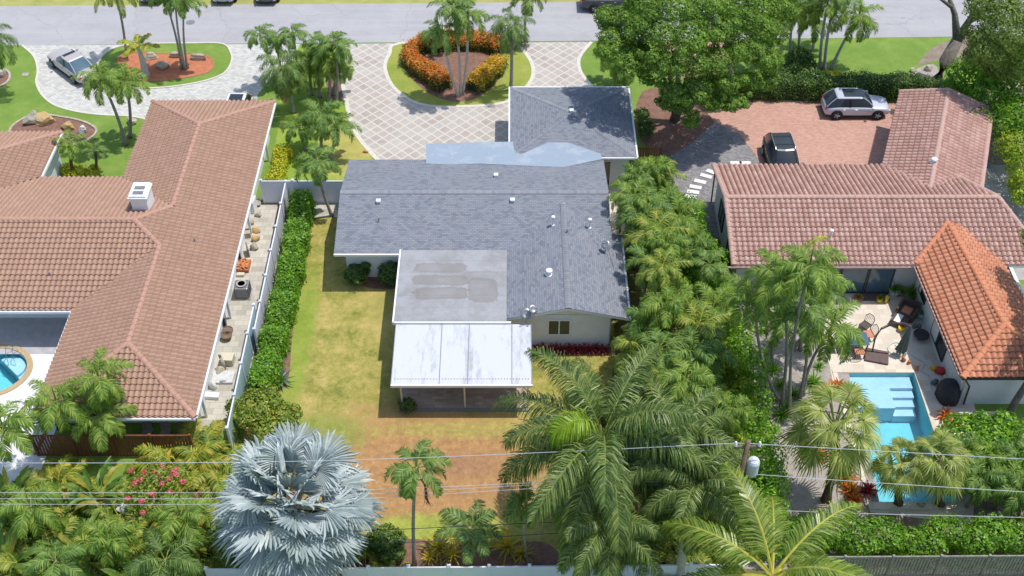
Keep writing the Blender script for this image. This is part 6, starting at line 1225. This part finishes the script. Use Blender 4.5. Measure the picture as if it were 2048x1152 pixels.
for i, (px, py, sx, sz, m_, l) in enumerate([(514, 410, .35, .4, 'rock', 'tan stone lump at the top of the alley'), (522, 402, .3, .3, 'slate', 'dark stone at the fence end of the alley'), (516, 432, .3, .25, 'rock', 'flat tan coral stone, second from the top of the alley'), (503, 448, .28, .3, 'rock', 'round tan stone by the alley wall'), (512, 462, .4, .25, 'rock_ochre', 'spread of ochre coral stones in the alley'), (512, 480, .4, .3, 'rock_ochre', 'ochre coral lump above the brown boulder'), (509, 497, .38, .4, 'rock', 'brown boulder beside the leaning grey slab'), (440, 745, .35, .3, 'rock', 'dark stone beside the white rimmed basin'), (449, 764, .3, .3, 'rock_white', 'white rock on the basin rim'), (426, 776, .3, .4, 'rock_white', 'white coral pieces below the basin')]):
    q = U(px, py); mb = MB(); mb.rock((0, 0, 0), (sx, sx * .85, sz), i + 40); o = obj('stone', mb, M[m_], smooth=True); o.location = (q.x, q.y, .01); tag(o, l, 'stone')
def pot(px, py, r_, h, m_, l, plant=None, ps=1., zz=0):
    q = U(px, py, zz); t_ = thing('plant_pot', l, 'plant pot', q); mb = MB(); mb.lathe(q, [(r_ * .65, 0), (r_, h * .7), (r_ * .95, h), (r_ * 1.08, h), (r_ * 1.08, h * .92), (r_ * .85, h * .86)], 16); obj('pot', mb, M[m_], t_, smooth=False)
    if plant: o = put('foliage', K_[plant][0], t_, (0, 0, h * .9), px, ps)
    return t_
pot(457, 668, .3, .35, 'wood_pole', 'upper of two round brown pots by the alley wall'); pot(455, 678, .3, .35, 'wood_pole', 'lower of two round brown pots by the alley wall')
mb = MB(); q = U(447, 738); mb.tube([q, q + Vector((.05, 0, .5)), q + Vector((-.05, .1, .9))], [.16, .12, .08], 8); mb.rock(q + Vector((-.05, .1, .95)), (.12, .12, .14), 3); tag(obj('garden_statue', mb, M['rock'], smooth=True), 'brown garden statue standing beside the white rimmed basin', 'statue')
# covered area behind left house
for i in range(3):
    q = Vector((-19.3 + i * .95, 39.55, 0)); c_ = thing('patio_chair', 'pale patio chair under the rear eave, %s of the three' % ['leftmost', 'middle one', 'rightmost'][i], 'chair', q, 'pale patio chairs under the rear eave of the left house')
    mb = MB(); mb.box(q + Vector((0, 0, .42)), (.5, .5, .06)); obj('seat', mb, M['wood_grey'], c_); mb = MB(); mb.box(q + Vector((0, .25, .72)), (.5, .05, .55), 0, 0, -.15); obj('backrest', mb, M['wood_grey'], c_)
    for a in (-1, 1):
        for b_ in (-1, 1): mb = MB(); mb.box(q + Vector((a * .22, b_ * .22, .2)), (.04, .04, .4)); obj('leg', mb, M['grey_metal'], c_)
# right patio furniture
q = U(1812, 630); so_ = thing('armchair', 'dark wicker armchair with coral cushion by the orange roofed wing', 'armchair', (q.x, q.y, .02)); so_.rotation_euler = (0, 0, R(-35))
for n_, c_, d_, m_ in [('seat', (0, 0, .22), (1.1, 1.1, .4), 'wicker'), ('backrest', (0, .5, .55), (1.1, .16, .5), 'wicker'), ('armrest', (-.5, 0, .5), (.14, .95, .3), 'wicker'), ('armrest', (.5, 0, .5), (.14, .95, .3), 'wicker'), ('cushion', (0, -.1, .46), (.55, .6, .1), 'cushion')]: mb = MB(); mb.box(c_, d_); obj(n_, mb, M[m_], so_, world=False, bevel=.04)
o = box('footstool', 'brown wicker footstool with a white cloth in front of the armchair', 'footstool', 1797, 648, (.9, .75, .4), 'wicker', -35, .02, .04); mb = MB(); mb.box((-.1, 0, .415), (.35, .72, .03)); obj('folded_cloth', mb, M['white'], o, world=False)
for (px, py, l) in [(1801, 662, 'round yellow pot in front of the wicker footstool'), (1758, 604, 'small yellow pot with a plant near the doors')]: pot(px, py, .18, .3, 'yellow', l, 'green_rosette' if px < 1790 else None, .5)
q = U(1772, 605); t_ = MB(); t_.rock((0, 0, .1), (.18, .18, .4), 5); o = obj('garden_ornament', t_, M['yellow'], smooth=True); o.location = q; tag(o, 'tall yellow ornament beside the small yellow pot', 'ornament')
pot(1787, 590, .3, .4, 'white', 'large white bowl pot with plants by the sliding doors', 'green_rosette', 1.2); pot(1801, 590, .2, .3, 'terracotta', 'terracotta pot right of the white bowl', 'green_rosette', .6); pot(1820, 598, .25, .35, 'slate', 'dark pot with green plant by the wing wall', 'green_rosette', 1.3); pot(1716, 600, .28, .25, 'terracotta', 'terracotta trough with white flowers at the left of the rug', 'green_rosette', .5); pot(1840, 636, .22, .4, 'vinyl_teal', 'teal pot beside the wicker armchair', 'green_rosette', .5); pot(1776, 578, .2, .4, 'slate', 'pot with tall white flowers under the doors', 'green_rosette', 1.)
o = box('door_mat', 'dark brown rug on the step below the sliding doors', 'rug', 1748, 592, (1.7, .9, .03), 'rug', 0, .03, 0)
q = U(1840, 677); mb = MB(); mb.lathe(q, [(.42, .3), (.45, .33), (.45, .37), (.42, .4)], 24); mb.lathe(q, [(.25, 0), (.06, .05), (.05, .3)], 12); tag(obj('side_table', mb, M['dark']), 'round black metal table beside the wing window', 'table')
q = U(1828, 655); 
for i in (0, 1):
    mb = MB(); mb.rock((0, 0, 0), (.16, .16, .3), i); o = obj('watering_can', mb, M['slate'], smooth=True); o.location = q + Vector((.28 * i, 0, .02)); tag(o, 'dark blue grey jar on the patio, %s of two behind the yellow pot' % ('left', 'right')[i], 'jar')
# table and chairs
q = U(1705, 695); tb = thing('dining_table', 'glass topped patio dining table under the palm fronds', 'table', q); mb = MB(); mb.box(q + Vector((0, 0, .73)), (1.5, 1.0, .04)); obj('tabletop', mb, M['glass_blue'], tb, bevel=.02)
for a in (-1, 1):
    for b_ in (-1, 1): mb = MB(); mb.box(q + Vector((a * .65, b_ * .4, .355)), (.06, .06, .71)); obj('leg', mb, M['wicker'], tb)
def pchair(px, py, rz, l, cush=True):
    q = U(px, py); c_ = thing('dining_chair', l, 'chair', q, 'wicker patio chairs round the dining table', R(rz)); mb = MB(); mb.box((0, 0, .42), (.55, .55, .07)); obj('seat', mb, M['cushion'] if cush else M['wicker'], c_, world=False, bevel=.02)
    mb = MB(); mb.tube([(-.27, .25, .42), (-.3, .34, .8), (-.15, .4, .98), (.15, .4, .98), (.3, .34, .8), (.27, .25, .42)], .025, 6)
    for k in range(5): mb.tube([(-.2 + .1 * k, .27, .44), (-.2 + .1 * k, .39, .93)], .012, 4)
    obj('backrest', mb, M['wicker'], c_, world=False)
    for a in (-1, 1):
        for b_ in (-1, 1): mb = MB(); mb.box((a * .24, b_ * .24, .2), (.04, .04, .4)); obj('leg', mb, M['wicker'], c_, world=False)
pchair(1728, 660, -50, 'wicker chair at the upper right of the dining table', False); pchair(1735, 678, -80, 'wicker chair with cushion at the right end of the dining table'); pchair(1716, 712, 180, 'wicker chair with coral cushion in front of the dining table'); pchair(1665, 700, 90, 'wicker chair at the left end of the dining table', False)
# cantilever umbrella
q = U(1752, 712); um = thing('cantilever_umbrella', 'closed dark green cantilever umbrella with curved brown arm and square base', 'umbrella', q); mb = MB(); mb.box(q + Vector((0, -.1, .08)), (1.3, 1.0, .14), R(-15)); obj('base', mb, M['rug'], um, bevel=.03)
p = [q + Vector(v_) for v_ in ((-.2, .2, .1), (-.2, .35, 1.0), (.0, .45, 1.7), (.5, .4, 2.15), (1.1, .3, 2.25), (1.5, .2, 2.1))]; mb = MB(); mb.tube(p, .045, 6); mb.tube([x + Vector((0, .0, .14)) for x in p[1:]], .025, 6); obj('arm', mb, M['rug'], um)
mb = MB(); tp = p[-1]; fs = []
for i, (r_, z, y) in enumerate([(.05, .05, 0), (.14, -.3, -.15), (.22, -.9, -.35), (.28, -1.4, -.5), (.34, -1.7, -.55)]):
    for k in range(16): a2 = k * math.pi / 8; rr = r_ * (1 if k % 2 else .6); mb.v.append((tp.x + rr * math.cos(a2) - .2 * i * .25, tp.y + y * .3 + rr * math.sin(a2), tp.z + z))
for i in range(4):
    for k in range(16): mb.f.append((i * 16 + k, i * 16 + (k + 1) % 16, (i + 1) * 16 + (k + 1) % 16, (i + 1) * 16 + k)); mb.m.append(0)
obj('canopy', mb, M['canvas'], um)
for i, (px, py, m_, l) in enumerate([(1808, 712, 'white', 'white lantern by the pool edge, upper of the group'), (1806, 722, 'terracotta', 'terracotta figure by the pool edge'), (1817, 728, 'terracotta', 'small terracotta pot at the pool corner'), (1833, 740, 'terracotta', 'single small clay pot right of the pool corner')]):
    q = U(px, py); mb = MB(); mb.rock((0, 0, 0), (.15, .15, .3), i + 7); o = obj('patio_ornament', mb, M[m_], smooth=True); o.location = q; tag(o, l, 'ornament')
# grill, toys, hose
q = U(1893, 795); mb = MB(); vs = []; n = 18
for (r_, z) in ((.72, 0), (.74, .4), (.66, .8), (.5, 1.05), (.25, 1.18), (.02, 1.2)):
    for k in range(n): a2 = 2 * math.pi * k / n; w_ = 1 + .06 * math.sin(a2 * 5 + z * 3); mb.v.append((q.x + r_ * w_ * .85 * math.cos(a2), q.y + r_ * w_ * math.sin(a2), z + .02))
for i in range(5):
    for k in range(n): mb.f.append((i * n + k, i * n + (k + 1) % n, (i + 1) * n + (k + 1) % n, (i + 1) * n + k)); mb.m.append(0)
tag(obj('covered_grill', mb, M['cover'], smooth=True), 'barbecue under a black cover against the orange roofed wing', 'grill')
for i, (px, py, m_, s_, l) in enumerate([(1882, 745, 'red', .38, 'red plastic beach toy heap above the covered barbecue'), (1893, 757, 'cream', .3, 'tan cloth bundle lying against the covered barbecue'), (1868, 738, 'yellow', .25, 'yellow green float beside the red toys'), (1868, 768, 'slate', .3, 'blue grey folded chair by the covered barbecue'), (1880, 800, 'blue', .15, 'small blue bottle by the covered barbecue'), (1972, 334, 'blue', .28, 'bright blue bin bag beside the garage wing'), (1970, 380, 'blue', .25, 'lower blue bundle beside the garage wing'), (1700, 720, 'cream', .15, 'white sandals by the dining chairs')]):
    q = U(px, py); mb = MB(); mb.rock((0, 0, 0), (s_, s_ * .8, s_ * 1.1), i + 20); o = obj('bundle', mb, M[m_], smooth=True); o.location = q; tag(o, l, 'item')
hp = [U(*p, .05) for p in [(1790, 690), (1800, 700), (1785, 708), (1775, 695), (1795, 685), (1815, 705), (1835, 718), (1850, 728), (1842, 742), (1858, 752), (1862, 775), (1872, 795)]]; mb = MB(); mb.tube(smoothpoly(hp, 5, False), .02, 6); tag(obj('garden_hose', mb, M['vinyl_teal']), 'teal garden hose snaking over the patio stones', 'hose')
hp = [U(*p, .05) for p in [(1530, 760), (1533, 800), (1540, 840), (1555, 865), (1575, 880)]]; mb = MB(); mb.tube(smoothpoly(hp, 5, False), .025, 6); tag(obj('irrigation_hose', mb, M['black']), 'black irrigation hose along the gravel path', 'hose')
# stone steps by the pool
for i in range(3):
    box('stone_step', 'cream stone block in the row right of the pool, %s of three' % ['left', 'middle', 'right'][i], 'stone block', 1925 + i * 26, 838, (.75, .5, .35), 'travertine', 0, .01, .02)
b_ = U(2015, 835); mb = MB(); mb.tube([b_, b_ + Vector((.1, .1, 1.2)), b_ + Vector((.5, .3, 3.2)), b_ + Vector((.9, .4, 5.5))], [.24, .2, .17, .12], 10)
tr_ = thing('tree', 'leaning tree trunk passing the orange roof corner at the right edge', 'tree', b_); obj('trunk', mb, M['bark'], tr_, smooth=True); q = b_ + Vector((1.8, .9, 6.4)); obj('crown', leafcloud([(q.x, q.y, q.z, 1.6, 1.9, .9), (q.x + .5, q.y + 2.4, q.z, 1.3, 1.5, .8), (q.x + 1, q.y + 4.6, q.z - .2, 1.2, 1.4, .8), (q.x + .6, q.y + 6.6, q.z - .4, 1., 1.2, .7)], 9000, .12, 77), L['tree'], tr_)

#@@WIRES
# ---------------------------------------------------------------- utility pole and wires
pb = Vector((9.85, 30.9, 0)); up = thing('utility_pole', 'wooden utility pole with transformer can and insulators among the royal fronds', 'utility pole', pb)
mb = MB(); mb.tube([pb, pb + Vector((0, 0, 5)), pb + Vector((0, 0, 10.5))], [.17, .15, .11], 10); obj('pole', mb, M['wood_pole'], up, smooth=True)
mb = MB(); mb.box(pb + Vector((0, 0, 10.1)), (1.1, .1, .1)); obj('crossarm', mb, M['wood_pole'], up)
for x in (-.5, .0, .5): mb = MB(); mb.lathe(pb + Vector((x, 0, 10.16)), [(.05, 0), (.08, .05), (.05, .1), (.08, .15), (.04, .28)], 10); obj('insulator', mb, M['white'], up)
mb = MB(); mb.lathe(pb + Vector((.42, 0, 8.3)), [(.25, 0), (.27, .1), (.27, .8), (.22, .92), (.08, 1.05)], 16); obj('transformer', mb, M['vinyl'], up)
def wire(label, pts, Y, m_='wire', r_=.014, sag=0):
    P = [ZF(px, py, Y) for px, py in pts]; mb = MB(); mb.tube(smoothpoly(P, 6, False), r_, 5, 0, False); return tag(obj('power_line', mb, M[m_]), label, 'power line', 'overhead lines crossing the back gardens')
wire('topmost pale power line right of the pole, crossing the pool garden', [(1478, 886), (1760, 902), (2100, 921)], 30.9)
wire('second pale power line right of the pole, crossing the lower pool', [(1500, 948), (1760, 966), (2100, 987)], 30.9)
wire('lowest pale cable right of the pole, along the bottom hedge', [(1530, 1020), (1760, 1028), (2100, 1036)], 30.9)
wire('topmost pale power line across the bottom left garden and dry lawn', [(-60, 926), (430, 925), (760, 918), (1110, 904), (1478, 886)], 30.9)
for i, (a, c_) in enumerate([(985, 972), (997, 976), (1008, 983)]): wire('%s of three close pale lines across the bottom left garden and dry lawn' % ['uppermost', 'middle one', 'lowest'][i], [(-60, a), (430, a), (760, (a + c_) / 2), (1110, c_ - 8), (1450, c_ - 16)], 30.9, r_=.011)
wire('upper dark cable above the bromeliads at the bottom fence', [(430, 1066), (760, 1060), (1020, 1048), (1400, 1034)], 30.9, 'wire_dark', .018)
wire('lower dark cable just above the bottom fence', [(430, 1096), (790, 1086), (1020, 1072), (1400, 1050)], 30.9, 'wire_dark', .018)
p = onroof(1215, 505, plE); mb = MB(); mb.tube([p + Vector((0, 0, .3)), U(1240, 575, 2.5), U(1285, 650, 1.5)], .012, 4); tag(obj('service_cable', mb, M['wire_dark']), 'thin dark cable from the roof dish down into the palm row', 'cable')
